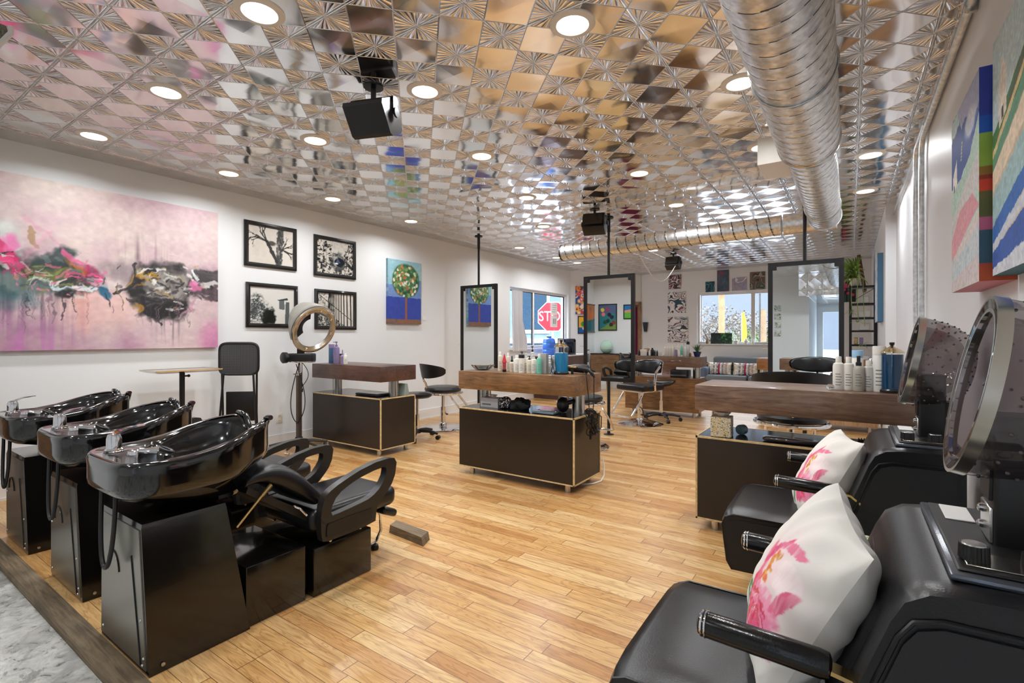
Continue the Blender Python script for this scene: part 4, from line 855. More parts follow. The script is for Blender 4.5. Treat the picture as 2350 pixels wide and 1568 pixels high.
# ---------------------------------------------------------------- painting engine: colours computed per vertex of a fine grid
class Art:
    def __init__(s, W, Hh, bg):
        s.W, s.H = W, Hh; s.a = np.ones((Hh, W, 3))*np.array(bg)/255.; v, u = np.mgrid[0:Hh, 0:W]; s.u = u/(W-1); s.v = v/(Hh-1); s.asp = W/Hh; s.U = s.u; s.V = s.v; s.br = 0; s.q = random.Random(1)
    def warp(s, k1, k2, br=0):
        s.U = s.u+k1*(s.noise(5, 4, 71, 2)-.5)+k2*(s.noise(26, 18, 72, 3)-.5); s.V = s.v+k1*(s.noise(5, 4, 73, 2)-.5)+k2*(s.noise(26, 18, 74, 3)-.5); s.br = br
        s.S = [s.noise(60, 7, 81, 2), s.noise(10, 44, 82, 2), s.noise(30, 26, 83, 3), s.noise(80, 12, 84, 2)]; return s
    def brush(s, m):
        if not s.br: return m
        return m*np.clip(1-s.br*1.6+s.br*3.4*(s.q.choice(s.S)-.1), 0, 1)
    def noise(s, fx, fy, seed, oct=4, gain=.55):
        r = np.random.RandomState(seed); o = np.zeros((s.H, s.W)); amp = 1; tot = 0
        for k in range(oct):
            nx, ny = max(2, int(fx*2**k)+2), max(2, int(fy*2**k)+2); g = r.rand(ny, nx); x = s.u*(nx-1.001); y = s.v*(ny-1.001); i = x.astype(int); j = y.astype(int); dx = x-i; dy = y-j
            dx = dx*dx*(3-2*dx); dy = dy*dy*(3-2*dy)
            o += amp*(g[j, i]*(1-dx)*(1-dy)+g[j, i+1]*dx*(1-dy)+g[j+1, i]*(1-dx)*dy+g[j+1, i+1]*dx*dy); tot += amp; amp *= gain
        return o/tot
    def mix(s, m, c): m = np.clip(m, 0, 1)[..., None]; s.a = s.a*(1-m)+np.array(c)/255.*m; return s
    def ell(s, cx, cy_, rx, ry, c, al=1, rot=0, soft=.15, rough=0, seed=0):
        x = (s.U-cx)*s.asp; y = s.V-cy_; ca, sa = math.cos(rot), math.sin(rot); X = x*ca+y*sa; Y = -x*sa+y*ca; d = np.sqrt((X/(rx*s.asp if rx < 0 else rx))**2+(Y/ry)**2)
        if rough: d = d+rough*(s.noise(9, 9, seed+int(cx*97)+int(cy_*89))-.5)
        return s.mix(s.brush(al*np.clip((1-d)/soft+.5, 0, 1)), c)
    def line(s, x0, y0, x1, y1, w, c, al=1, rough=0, seed=0, soft=.3):
        ax, ay = s.U*s.asp-x0*s.asp, s.V-y0; bx_, by_ = (x1-x0)*s.asp, y1-y0; L2 = bx_*bx_+by_*by_+1e-9; t_ = np.clip((ax*bx_+ay*by_)/L2, 0, 1)
        d = np.sqrt((ax-t_*bx_)**2+(ay-t_*by_)**2)/w
        if rough: d = d+rough*(s.noise(18, 18, seed+int(x0*71)+int(y1*37))-.5)
        return s.mix(s.brush(al*np.clip((1-d)/soft+.5, 0, 1)), c)
    def poly(s, pts, c, al=1, rough=0, seed=0):
        x = s.u+rough*(s.noise(14, 14, seed)-.5); y = s.v+rough*(s.noise(14, 14, seed+5)-.5); ins = np.zeros_like(x, bool); n = len(pts)
        for i in range(n):
            x0, y0 = pts[i]; x1, y1 = pts[(i+1) % n]; cnd = ((y0 > y) != (y1 > y)); xi = (x1-x0)*(y-y0)/((y1-y0) if y1 != y0 else 1e-9)+x0; ins ^= cnd & (x < xi)
        return s.mix(al*ins.astype(float), c)
    def grain(s, k, fx=40, fy=40, seed=3): s.a = np.clip(s.a*(1+k*(s.noise(fx, fy, seed, 2)[..., None]-.5)*2), 0, 1); return s
def pour(W, Hh, pal, seed, fr=6, warp=1.0, stretch=(1, 2.5)):
    A = Art(W, Hh, (255, 255, 255)); n2 = A.noise(2, 2, seed+1, 2); u0, v0 = A.u, A.v; A.u = np.clip(A.u*.9+.1*n2, 0, 1); A.v = np.clip(A.v*.8+.2*n2, 0, 1); n1 = A.noise(1.5*stretch[0], 1.5*stretch[1], seed, 2, .4); A.u, A.v = u0, v0; f = (n1*fr*.42+n2*warp*.5+A.v*.6+A.u*.4) % 1.0
    k = len(pal); idx = f*k; i = idx.astype(int) % k; P = np.array(pal)/255.; A.a = P[i]; 
    return A
def canvas_mesh(A, w_, h_, th, side=None):
    """local frame: x to the right, z up, picture faces -y, back at y=0"""
    m = M(); W, Hh = A.W, A.H; m.v = [(-w_/2+w_*i/(W-1), -th, h_*j/(Hh-1)) for j in range(Hh) for i in range(W)]; m.f = [(j*W+i, j*W+i+1, (j+1)*W+i+1, (j+1)*W+i) for j in range(Hh-1) for i in range(W-1)]; m.mi = [0]*len(m.f)
    c = [lin_a(A.a).reshape(-1, 3)]
    if th > 0:
        def edge(idx):
            b = len(m.v); n = len(idx); P = [m.v[i] for i in idx]; m.v += [(x, -th, z) for x, y, z in P]+[(x, 0, z) for x, y, z in P]; m.f += [(b+k+1, b+k, b+n+k, b+n+k+1) for k in range(n-1)]; m.mi += [0]*(n-1)
            cc = lin_a(A.a).reshape(-1, 3)[idx] if side is None else side(np.linspace(0, 1, n)); c.append(cc); c.append(cc)
        edge([j*W for j in range(Hh)][::-1]); edge([j*W+W-1 for j in range(Hh)]); edge(list(range(W))); edge([(Hh-1)*W+i for i in range(W)][::-1])
    m.c = np.concatenate(c); return m
def canvas(name, label, A, w_, h_, th, loc, rz, group=None, cat='painting', side=None, mt=None):
    o = ob(name, canvas_mesh(A, w_, h_, th, side), mt or PAINT); o.location = loc; o.rotation_euler = (0, 0, rz); return tag(o, label, cat, group)
FRB = mat('black_picture_frame', (24, 23, 21), .3, coat=.2)
def framed(name, label, A, w_, h_, fw_, loc, rz, group=None, cat='framed picture', mt=None, fm=None):
    t = thing(name, label, cat, loc, rz, group); m = M()
    for a in ('f',):
        O_ = [(-w_/2, 0), (w_/2, 0), (w_/2, h_), (-w_/2, h_)]; I_ = [(-w_/2+fw_, fw_), (w_/2-fw_, fw_), (w_/2-fw_, h_-fw_), (-w_/2+fw_, h_-fw_)]; Mi = [((a_[0]+b_[0])/2, (a_[1]+b_[1])/2) for a_, b_ in zip(O_, I_)]
        P = lambda q, y: [(a_, y, b_) for a_, b_ in q]
        m.loops([P(O_, 0), P(O_, -.018), P(Mi, -.026), P(I_, -.018), P(I_, 0)], True, False, False)
    ob('frame', fixn(ob('x', m, fm or FRB)).data and m, fm or FRB, t)
    bpy.data.objects.remove(bpy.data.objects['x'])
    q = canvas_mesh(A, w_-2*fw_+.004, h_-2*fw_+.004, 0); o = ob('print', q, mt or PRINTV, t); o.location = (0, -.008, fw_-.002); return t
LW = R(90)      # pictures on the left wall face +X
XLW = XL+.001
# --- large pink abstract
A = Art(400, 230, (206, 186, 184)); u, v = A.u, A.v
# u: 0 = left end (beyond frame) .. 1 right
n = A.noise(4, 3, 5, 4); A.mix((n-.4)*1.6, (194, 156, 172)); A.mix((A.noise(3, 2, 9, 3)-.5)*2.2, (214, 200, 188)); A.mix((A.noise(5, 4, 19, 4)-.55)*2, (176, 132, 160))
A.mix(np.clip((u-.72)*2, 0, 1)*(A.noise(4, 4, 31)-.3), (204, 178, 192)); A.mix(np.clip(1-v*4, 0, 1)*A.noise(8, 3, 12)*1.1*np.clip((.66-u)*8, 0, 1), (164, 110, 142)); A.ell(.97, .06, .12, .12, (200, 110, 160), .6, 0, .9)
st = A.noise(70, 2, 44, 2)
A.mix((st-.42)*3.2*np.exp(-((u-.17)/.20)**2)*np.clip((.50-v)/.2, 0, 1)*np.clip(v*3, 0, 1), (96, 80, 92)); A.mix((st-.45)*3*np.exp(-((u-.74)/.05)**2)*np.clip((.38-v)/.1, 0, 1)*np.clip(v*6, 0, 1), (92, 78, 84))
A.mix((st-.45)*2.4*np.exp(-((u-.62)/.10)**2)*np.clip((v-.50)/.1, 0, 1)*np.clip((.80-v)/.2, 0, 1), (128, 104, 110)); A.mix((st-.5)*3*np.exp(-((u-.1)/.2)**2)*np.clip((.3-v)/.2, 0, 1), (196, 120, 180))
A.warp(.05, .045, .22)
A.ell(.36, .30, .05, .16, (226, 120, 100), .55, 0, 1.2); A.ell(.42, .26, .30, .14, (228, 182, 176), .7, 0, .8)
A.ell(.0, .52, .24, .16, (208, 222, 214), .8, .5, .5, .6, 2); A.ell(.10, .42, .46, .125, (36, 42, 42), .97, .05, .4, 1.0, 3); A.ell(.30, .40, .25, .06, (40, 44, 44), .9, -.05, .4, 1.0, 33); A.ell(.06, .33, .30, .09, (62, 104, 110), .75, 0, .6, 1.0, 8); A.ell(.16, .39, .22, .05, (128, 140, 136), .7, -.1, .7, 1, 9)
A.ell(.235, .455, .16, .045, (112, 116, 54), .9, .05, .4, .9, 4); A.ell(.26, .54, .13, .055, (40, 58, 58), .9, .5, .4, .9, 5); A.ell(.345, .49, .12, .022, (176, 106, 34), .9, -.5, .5, .8, 6)
A.line(.0, .66, .12, .47, .040, (206, 36, 96), .95, 1.3, 1); A.line(.04, .56, .11, .48, .022, (232, 70, 130), .9, 1, 7); A.ell(.10, .60, .05, .05, (230, 110, 170), .8, 0, .8, .8); A.line(.15, .78, .31, .56, .012, (206, 130, 156), .35, 1, 9, .9); A.line(.17, .70, .19, .60, .018, (156, 116, 70), .6, 1, 3); A.line(.12, .46, .24, .70, .012, (214, 140, 166), .4, 1, 0, 1.2)
A.line(.28, .58, .37, .50, .016, (222, 92, 140), .8, 1.2, 3); A.ell(.42, .435, .11, .045, (142, 28, 74), .92, -.5, .4, .9, 11); A.ell(.455, .375, .06, .045, (28, 92, 124), .9, -.3, .4, .9, 12)
A.line(.27, .36, .42, .37, .013, (206, 220, 224), .95, 1.5, 13); A.line(.25, .40, .29, .33, .012, (196, 214, 220), .9, 1.5, 14); A.ell(.30, .325, .08, .035, (26, 26, 28), .95, .1, .4, 1.1, 15); A.line(.40, .42, .52, .43, .03, (214, 204, 200), .7, 1.5, 16)
A.ell(.50, .50, .12, .05, (150, 136, 136), .75, 0, .8, 1, 17); A.ell(.80, .47, .40, .085, (104, 92, 104), .55, -.02, .8, 1.2, 18)
A.line(.86, .50, 1.0, .52, .046, (58, 54, 56), .9, 1.2, 19); A.line(.82, .42, 1.0, .41, .056, (66, 50, 58), .9, 1.0, 20); A.line(.86, .46, 1.0, .465, .014, (206, 202, 200), .85, 1.2, 21)
A.ell(.70, .39, .25, .175, (28, 28, 28), .98, -.15, .25, .8, 22); A.ell(.735, .41, .17, .105, (142, 136, 130), .97, -.1, .3, .5, 23); A.ell(.655, .49, .11, .030, (178, 132, 44), .92, -.25, .4, .9, 24); A.line(.59, .545, .615, .40, .016, (34, 30, 34), .95, .9, 25); A.line(.61, .51, .72, .53, .010, (220, 222, 220), .9, 1.4, 26)
A.line(.66, .48, .70, .44, .010, (206, 208, 208), .9, 1.2); A.ell(.70, .265, .17, .065, (22, 22, 22), .99, .25, .3, 1.0, 27); A.ell(.61, .28, .045, .035, (166, 122, 44), .9, 0, .4, .9, 28); A.ell(.865, .44, .055, .032, (222, 120, 168), .9, 0, .5, 1, 29)
A.line(.50, .37, .60, .44, .010, (36, 34, 38), .9, 1, 30); A.line(.52, .44, .53, .26, .006, (128, 108, 66), .9, .6); A.line(.46, .36, .465, .28, .005, (36, 32, 34), .8); A.line(.32, .34, .325, .22, .005, (30, 28, 30), .85); A.line(.27, .32, .275, .18, .005, (60, 52, 60), .8); A.line(.70, .24, .71, .18, .009, (26, 24, 26), .9); A.line(.55, .34, .66, .28, .006, (40, 36, 38), .8, .8); A.line(.62, .46, .64, .22, .012, (26, 26, 28), .9, .8)
A.line(.90, .36, .78, .20, .012, (188, 140, 160), .7, 1, 31); A.line(.84, .53, .88, .49, .012, (226, 236, 236), .9, 1.4, 32)
A.br = .45; rr = random.Random(21)
for k in range(200):
    if k % 2: x_ = rr.gauss(.23, .12); y_ = .43+rr.gauss(0, .055)-.05*(x_-.2); cs = [(30, 34, 34), (60, 84, 84), (128, 132, 80), (206, 214, 210), (176, 60, 110), (210, 120, 150), (96, 110, 110), (232, 220, 216), (226, 90, 140)]
    else: x_ = rr.gauss(.73, .10); y_ = .42+rr.gauss(0, .065); cs = [(24, 24, 24), (60, 56, 58), (150, 146, 140), (206, 204, 200), (178, 132, 48), (96, 86, 96), (226, 226, 224), (40, 36, 40)]
    a = rr.gauss(.1, .6); L_ = rr.uniform(.015, .06); A.line(x_, y_, x_+L_*math.cos(a), y_+L_*math.sin(a)*.9, rr.uniform(.003, .009), rr.choice(cs), rr.uniform(.5, .95), .9, k, .6)
for k in range(60):
    x_ = rr.choice((rr.gauss(.2, .1), rr.gauss(.72, .06))); y_ = rr.uniform(.26, .36); A.line(x_, y_, x_+rr.uniform(-.003, .003), y_-rr.uniform(.04, .16), rr.uniform(.0015, .004), rr.choice([(40, 38, 42), (96, 80, 90), (130, 100, 120)]), rr.uniform(.3, .7), .3, k, .8)
A.grain(.06)
y0, y1 = .45, 2.50; A2 = A
ys0 = .45
canvas('abstract_painting', 'very large pink abstract painting with black grey and magenta strokes on the white wall', A, 1.70, 1.385, .045, (XLW, 1.65, 1.158), LW)
# --- four black and white photographs
def bw(seed): A = Art(110, 90, (214, 208, 198)); A.mix((A.noise(5, 4, seed)-.5)*1.4, (178, 172, 162)); return A
def tr(A, x, y, a, L, w_, d, r):
    if d == 0: return
    x1, y1 = x+L*math.cos(a)/A.asp, y+L*math.sin(a); A.line(x, y, x1, y1, w_, (34, 34, 34), .9, .8, int(r.random()*99), .5)
    for k in range(2): tr(A, x+(x1-x)*r.uniform(.6, 1), y+(y1-y)*r.uniform(.6, 1), a+r.uniform(-.9, .9), L*r.uniform(.55, .8), w_*.6, d-1, r)
A = bw(1); r = random.Random(4); A.mix((A.noise(8, 6, 3)-.4)*2*np.clip((.6-A.v), 0, 1), (200, 188, 170)); A.line(.66, 0, .72, 1, .085, (58, 58, 58), .97, 1.2, 3); A.line(.62, .1, .40, .62, .045, (44, 44, 44), .95, 1.2, 5); A.ell(.50, .58, .12, .06, (40, 40, 40), .8, 0, .6, 1.2); 
for a_ in (2.2, 2.7, 2.9, 1.9): tr(A, .40, .62, a_, .30, .016, 4, r)
for a_ in (-.5, -.3, .5, 1.0): tr(A, .74, .45, a_, .22, .014, 3, r)
A.mix(np.clip(1-abs(A.u-.69)/.1, 0, 1)*(A.noise(30, 12, 6)-.45)*3, (180, 180, 178)); P1 = A
A = bw(2); A.mix((A.noise(16, 14, 8, 4, .8)-.47)*9, (30, 32, 34)); A.poly([(.35, 1), (.85, 1), (.75, .62), (.45, .55)], (216, 214, 206), .9, .2, 3); A.ell(.60, .38, .27, .25, (58, 60, 60), .8, 0, .3, 1); A.ell(.60, .36, .20, .18, (196, 196, 190), .8, 0, .3, 1); A.ell(.62, .37, .17, .14, (24, 28, 36), 1, 0, .3, .6); A.poly([(.5, .34), (.56, .5), (.64, .36)], (72, 92, 124)); A.ell(.53, .33, .06, .02, (236, 240, 244), 1); P2 = A
A = bw(3); A.a[:] = np.array((214, 212, 206))/255
for cx, cy__, r1, r2, s_ in ((.15, .55, .20, .28, 1), (.25, .35, .30, .28, 2), (.10, .2, .2, .25, 3)): A.mix((A.noise(22, 18, s_, 3, .8)-.36-.0)*6*np.clip(1.15-np.hypot((A.u-cx)*A.asp/r1, (A.v-cy__)/r2), 0, 1), (54, 60, 58))
A.ell(.40, .20, .20, .22, (18, 22, 18), .97, 0, .3, 1.1, 4); A.poly([(.78, 0), (.80, .62), (.885, .62), (.89, 0)], (80, 88, 88)); A.poly([(.65, .42), (.65, .68), (.76, .70), (.78, .42), (.74, .40)], (96, 102, 100)); A.poly([(.60, .67), (.84, .74), (.86, .68), (.64, .65)], (50, 56, 56)); P3 = A
A = bw(4); A.mix((A.noise(20, 16, 3, 3, .8)-.4)*3*(A.u < .45), (96, 98, 96))
for k in range(14):
    x = .93-.62*(1-.86**k)*1.25; A.line(x, .02 if k < 9 else .1, x-.02+.004*k, 1.02, .016*(.9**k)+.004, (26, 28, 28), 1, 0, 0, .4)
A.line(.05, .93, .95, .18, .010, (40, 42, 42), 1); A.mix((A.noise(26, 20, 9, 3, .8)-.42)*5*(A.v < .62-A.u*.8), (44, 48, 46)); P4 = A
for A, lab, ya, yb, za, zb in ((P1, 'black framed photograph of a gnarled bare tree trunk', 2.785, 3.398, 2.043, 2.541), (P2, 'black framed photograph of a dark hollow among leaves', 3.628, 4.249, 2.02, 2.525),
                               (P3, 'black framed photograph of a birdhouse post and bushes', 2.804, 3.412, 1.371, 1.866), (P4, 'black framed photograph of a leaning row of fence poles', 3.64, 4.256, 1.359, 1.857)):
    framed('framed_photograph', lab, A, yb-ya, zb-za, .045, (XLW, (ya+yb)/2, za), LW, 'four framed photographs on the white wall', 'framed photograph')
# --- tree painting
A = Art(90, 130, (150, 190, 200)); A.mix((A.noise(5, 7, 4)-.4)*1.5, (120, 170, 186)); A.poly([(0, .0), (1, .0), (1, .42), (0, .42)], (44, 66, 158)); A.poly([(0, .42), (1, .42), (1, .72), (0, .60)], (104, 132, 190), .9, .04); A.poly([(0, 0), (1, 0), (1, .075), (0, .075)], (128, 92, 66)); A.mix((A.noise(12, 16, 8)-.5)*1.4*(A.v < .42), (30, 46, 140))
A.line(.53, .05, .53, .48, .022, (140, 84, 62)); A.line(.46, .05, .60, .05, .02, (140, 84, 62)); A.ell(.53, .685, .285, .265, (44, 88, 52), 1, 0, .12, .12); rr = random.Random(3)
for k in range(190):
    a_, q_ = rr.uniform(0, 6.28), rr.random()**.5; c = rr.choice([(50, 110, 66), (76, 138, 80), (30, 70, 44), (206, 214, 182), (190, 132, 70), (120, 156, 84), (232, 226, 206), (164, 104, 52), (66, 120, 96)]); A.ell(.53+.36*q_*math.cos(a_), .685+.25*q_*math.sin(a_), .022, .030, c, .95, a_, .4)
A.grain(.08, 50, 60)
def tside(s_): return lin_a(np.where((s_ > .5)[:, None], np.array([[.30, .55, .85]]), np.array([[.45, .35, .35]])))
canvas('tree_painting', 'tall canvas of a round leafy tree on blue ground hung on the white wall', A, .655, .925, .04, (XLW, 5.105, 1.453), LW, side=None)
m = M(); m.box(0, .003, 5.50, 5.57, 1.52, 1.58); tag(ob('caption_card', m, WHITEP, None, (XLW, 0, 0)), 'small white caption card stuck beside the tree painting', 'card')
# --- right wall coastal canvases (face -X)
RW = R(-90)
A = Art(120, 200, (190, 214, 206)); A.mix((A.noise(4, 6, 3)-.4)*1.6, (206, 206, 208))
# seen from the room: u 0 = far end, 1 = near end
A.poly([(0, .60), (.62, .60), (1, .80), (1, 1), (0, 1)], (36, 70, 152), 1, .02); A.poly([(0, .88), (.5, .93), (1, .86), (1, 1), (0, 1)], (186, 212, 214), 1, .06); A.poly([(.25, 1), (1, 1), (1, .85), (.8, .78), (.6, .90), (.4, .86)], (170, 176, 208), 1, .05); A.ell(.72, .82, .12, .07, (214, 216, 228), .9, 0, .4, .6)
A.poly([(0, .55), (0, .42), (1, .62), (1, .80), (.7, .66), (.35, .60)], (176, 204, 190), 1, .03); A.poly([(0, .42), (0, .30), (1, .46), (1, .62)], (204, 202, 202), 1, .04, 3); A.poly([(0, .30), (0, .18), (.45, .26), (1, .36), (.8, .45), (.35, .43)], (214, 150, 160), 1, .02, 4)
A.poly([(0, .18), (1, .34), (1, .28), (0, .13)], (214, 204, 202), 1, .02); A.poly([(0, 0), (0, .14), (1, .28), (1, 0)], (196, 206, 212), 1, .02); A.mix((A.noise(20, 10, 8)-.5)*2*(A.v < .2), (150, 180, 196)); A.poly([(0, 0), (0, .06), (1, .13), (1, 0)], (206, 196, 198), 1, .02)
A.poly([(.06, .58), (.06, .66), (.22, .74), (.24, .60)], (236, 232, 224)); A.poly([(.10, .57), (.10, .61), (.14, .61), (.14, .57)], (60, 70, 96))
for k in range(6): A.ell(.40+.006*k, .70+.017*k, .012, .006, (222, 214, 150), 1)
A.grain(.12, 50, 70)
bands = [(0, (178, 74, 34)), (.085, (52, 86, 104)), (.24, (196, 96, 130)), (.30, (92, 92, 48)), (.42, (206, 62, 36)), (.475, (140, 44, 30)), (.495, (146, 104, 40)), (.535, (146, 178, 70)), (.69, (22, 88, 188)), (.77, (46, 60, 158))]
def bandcol(s_):
    o_ = np.zeros((len(s_), 3))
    for z, c in bands: o_[s_ >= z] = lin(c)
    return o_
def side_z(mm, w_, h_, fn, bottom):
    n0 = 0
    for i, (x, y, z) in enumerate(mm.v):
        pass
    return mm
def deep_canvas(name, label, A, yn, yf, z0, z1, th, colf, bot):
    W_, H_ = yf-yn, z1-z0; mm = canvas_mesh(A, W_, H_, th); n0 = A.W*A.H; vs = np.array(mm.v[n0:]); c = mm.c; zz = vs[:, 2]/H_; sidec = colf(np.clip(zz, 0, .9999)); bt = (vs[:, 2] < 1e-6); sidec[bt & (np.abs(vs[:, 0]) < W_/2-1e-4)] = lin(bot); c[n0:] = sidec
    o = ob(name, mm, PAINT); o.location = (XR-.001, (yn+yf)/2, z0); o.rotation_euler = (0, 0, RW); return tag(o, label, 'painting')
deep_canvas('coastal_painting', 'thick edged canvas of a blue bay and pink hills with multicoloured side edge', A, 2.21, 2.74, 1.452, 2.155, .09, bandcol, (206, 120, 130))
A = Art(150, 190, (196, 214, 216)); A.poly([(0, 0), (1, 0), (1, .95), (.55, .70), (0, .50)], (206, 190, 168), 1, .015); A.poly([(0, .53), (0, .60), (.5, .78), (1, 1), (1, .90), (.5, .68)], (66, 118, 66), 1, .02); A.poly([(.25, .66), (1, .98), (1, .90), (.4, .66)], (86, 96, 76), 1, .02); A.poly([(0, .50), (0, .53), (1, .93), (1, .90)], (222, 196, 140), 1, .01)
A.poly([(0, .44), (0, .50), (1, .88), (1, .80)], (96, 150, 120), 1, .02); A.poly([(0, .36), (0, .44), (1, .78), (1, .66)], (232, 214, 190), 1, .02); A.poly([(0, .20), (0, .34), (1, .64), (1, .46)], (160, 194, 198), 1, .03); A.poly([(0, .13), (0, .21), (1, .50), (1, .40)], (40, 104, 184), 1, .02); A.poly([(0, .10), (0, .14), (1, .38), (1, .32)], (206, 212, 222), 1, .03)
A.poly([(0, .02), (0, .10), (1, .30), (1, .08)], (48, 90, 172), 1, .02); A.poly([(0, .0), (0, .03), (.7, .10), (1, .06), (1, 0)], (210, 216, 226), 1, .03); A.poly([(.12, .60), (.12, .78), (.17, .88), (.24, .80), (.24, .64)], (232, 222, 206)); A.poly([(.16, .62), (.16, .67), (.19, .68), (.19, .63)], (70, 70, 72)); A.ell(.62, .60, .05, .03, (170, 60, 60), .8, 0, .6, .9); A.grain(.12, 60, 70)
A.a = A.a[:, ::-1]; A.a = A.a[:, ::-1]
deep_canvas('coastal_painting', 'large light blue coastal canvas cut by the picture edge over the dryer chairs', A, 1.48, 2.195, 1.465, 2.21, .06, lambda s_: np.tile(np.array(lin((36, 110, 128))), (len(s_), 1)), (30, 96, 112))
A = Art(30, 60, (206, 214, 220)); A.mix((A.noise(8, 12, 3)-.4)*3, (120, 150, 176)); o = ob('blue_edged_painting', canvas_mesh(A, .75, .86, .06, lambda s_: np.tile(np.array(lin((66, 112, 146))), (len(s_), 1))), PAINT); o.location = (XF-.001, 8.1, 1.46); o.rotation_euler = (0, 0, RW); tag(o, 'canvas with blue edge seen edge on along the far right wall', 'painting')
A = Art(20, 30, (58, 44, 36)); o = ob('leaning_dark_painting', canvas_mesh(A, .5, .62, .05, lambda s_: np.tile(np.array(lin((92, 52, 38))), (len(s_), 1))), PAINT); o.location = (XF-.11, 10.6, 2.06); o.rotation_euler = (R(8), 0, RW); tag(o, 'dark brown canvas leaning out high on the far right wall', 'painting')
# --- back wall canvases
BWY = YB-.001
def bw_canvas(name, label, px0, px1, py0, py1, A, group='small canvases on the back wall'):
    a_ = atY(px0, py1, YB); b_ = atY(px1, py0, YB); canvas(name, label, A, b_.x-a_.x, b_.z-a_.z, .02, ((a_.x+b_.x)/2, BWY, a_.z), 0, group)
T1 = [(20, 34, 52), (16, 40, 54), (206, 196, 196), (150, 60, 76), (24, 60, 78), (230, 226, 222), (36, 28, 44), (120, 40, 54)]
bw_canvas('marbled_canvas', 'small dark red and navy marbled canvas, top of the column of three', 1535, 1563, 630, 664, pour(40, 50, T1, 3, 8))
bw_canvas('marbled_canvas', 'white and teal marbled canvas in the middle of the column of three', 1533, 1574, 669, 719, pour(50, 60, [(236, 232, 228), (226, 222, 220), (40, 70, 92), (230, 228, 226), (130, 64, 80), (200, 204, 206), (236, 234, 230), (24, 40, 58)], 5, 7))
bw_canvas('marbled_canvas', 'largest white marbled canvas with maroon streaks, lowest of three', 1533, 1579, 727, 786, pour(60, 76, [(232, 228, 226), (40, 46, 62), (236, 232, 230), (224, 220, 220), (96, 44, 60), (206, 210, 212), (232, 230, 228), (54, 84, 104)], 8, 9, 1, (1, 4)))
bw_canvas('marbled_canvas', 'small teal marbled canvas above the back window, lowest and smallest', 1619.5, 1640, 646, 671, pour(36, 44, [(18, 70, 88), (14, 48, 66), (60, 150, 160), (16, 56, 74), (20, 36, 52)], 12, 5))
bw_canvas('marbled_canvas', 'tall teal canvas with pink plumes above the back window', 1646, 1673, 619, 670, Art(36, 60, (36, 78, 92)).mix(Art(36, 60, (0, 0, 0)).noise(4, 5, 3)*1.6-.5, (186, 56, 94)).mix(Art(36, 60, (0, 0, 0)).noise(5, 6, 9)*2-1.1, (50, 150, 170)))
bw_canvas('marbled_canvas', 'pale lilac marbled canvas with white veins above the window', 1680, 1713.5, 636, 668, pour(44, 44, [(150, 150, 172), (160, 160, 180), (138, 140, 164), (232, 222, 226), (156, 156, 178), (176, 160, 176)], 15, 3))
bw_canvas('marbled_canvas', 'grey green marbled canvas nearest the last mirror above the window', 1721, 1756, 623, 665.5, pour(46, 50, [(60, 56, 58), (110, 96, 92), (58, 96, 80), (150, 70, 60), (36, 44, 46), (168, 150, 144), (90, 130, 104)], 18, 8))
A = Art(40, 70, (20, 20, 34))
for x_, y_ in ((.2, .85), (.3, .70), (.35, .62), (.75, .28), (.55, .35), (.2, .5)): A.ell(x_, y_, .10, .06, (216, 70, 110), .95, 0, .5, .8)
for x_ in (.3, .5, .7): A.line(x_, .0, x_, .3, .012, (40, 120, 84))
A.ell(.55, .48, .06, .04, (60, 140, 150), .8); bw_canvas('pink_flower_painting', 'black canvas with pink flowers on the back wall beside the black shelf', 1930, 1964, 635, 694, A)
a_ = atY(1441+20, 0, 12)
# sconce shaped black vase on back wall
p = atY(1481, 752, YB-.05); m = M(); m.loops([[(-.055, -.05, .22), (.055, -.05, .22), (.055, .04, .22), (-.055, .04, .22)], [(-.03, -.03, 0), (.03, -.03, 0), (.03, .04, 0), (-.03, .04, 0)]]); m.v = [(x*1.0, y, z*1.05) for x, y, z in m.v]
o = tag(ob('wall_sconce', m, BLACKP), 'small black tapered wall sconce on the back wall beside the corner doorway', 'wall sconce'); o.location = (p.x, YB-.041, p.z-.10)
# diagonal wall pictures
DR = math.atan2(du.y, du.x)
A = Art(60, 76, (44, 74, 140)); rr = random.Random(5)
for k in range(60): x_, y_ = rr.random(), rr.random()*.95; c = rr.choice([(206, 76, 44), (226, 140, 60), (232, 226, 220), (196, 60, 84), (226, 170, 90), (60, 50, 50), (222, 110, 120)]); A.ell(x_, y_, .085, .075, c, 1, 0, .2, .3); A.ell(x_, y_, .03, .03, rr.choice([(60, 40, 40), (200, 60, 50), (240, 220, 200)]), 1)
p = D(.10, .001, 1.62); canvas('poppy_painting', 'canvas crowded with orange and white flowers on the angled corner wall', A, .48, .66, .03, (D(.36, .002, 0)[0], D(.36, .002, 0)[1], 1.80), DR)
A = Art(44, 52, (232, 178, 60)); A.poly([(0, 0), (1, 0), (1, .34), (0, .34)], (30, 92, 160)); A.ell(.5, .55, .24, .17, (60, 140, 66), 1, 0, .3, .7); A.ell(.5, .28, .16, .10, (190, 220, 220), 1)
framed('framed_plant_picture', 'small framed picture of a green plant on yellow on the angled wall', A, .36, .42, .02, (D(.36, .002, 0)[0], D(.36, .002, 0)[1], 1.335), DR)
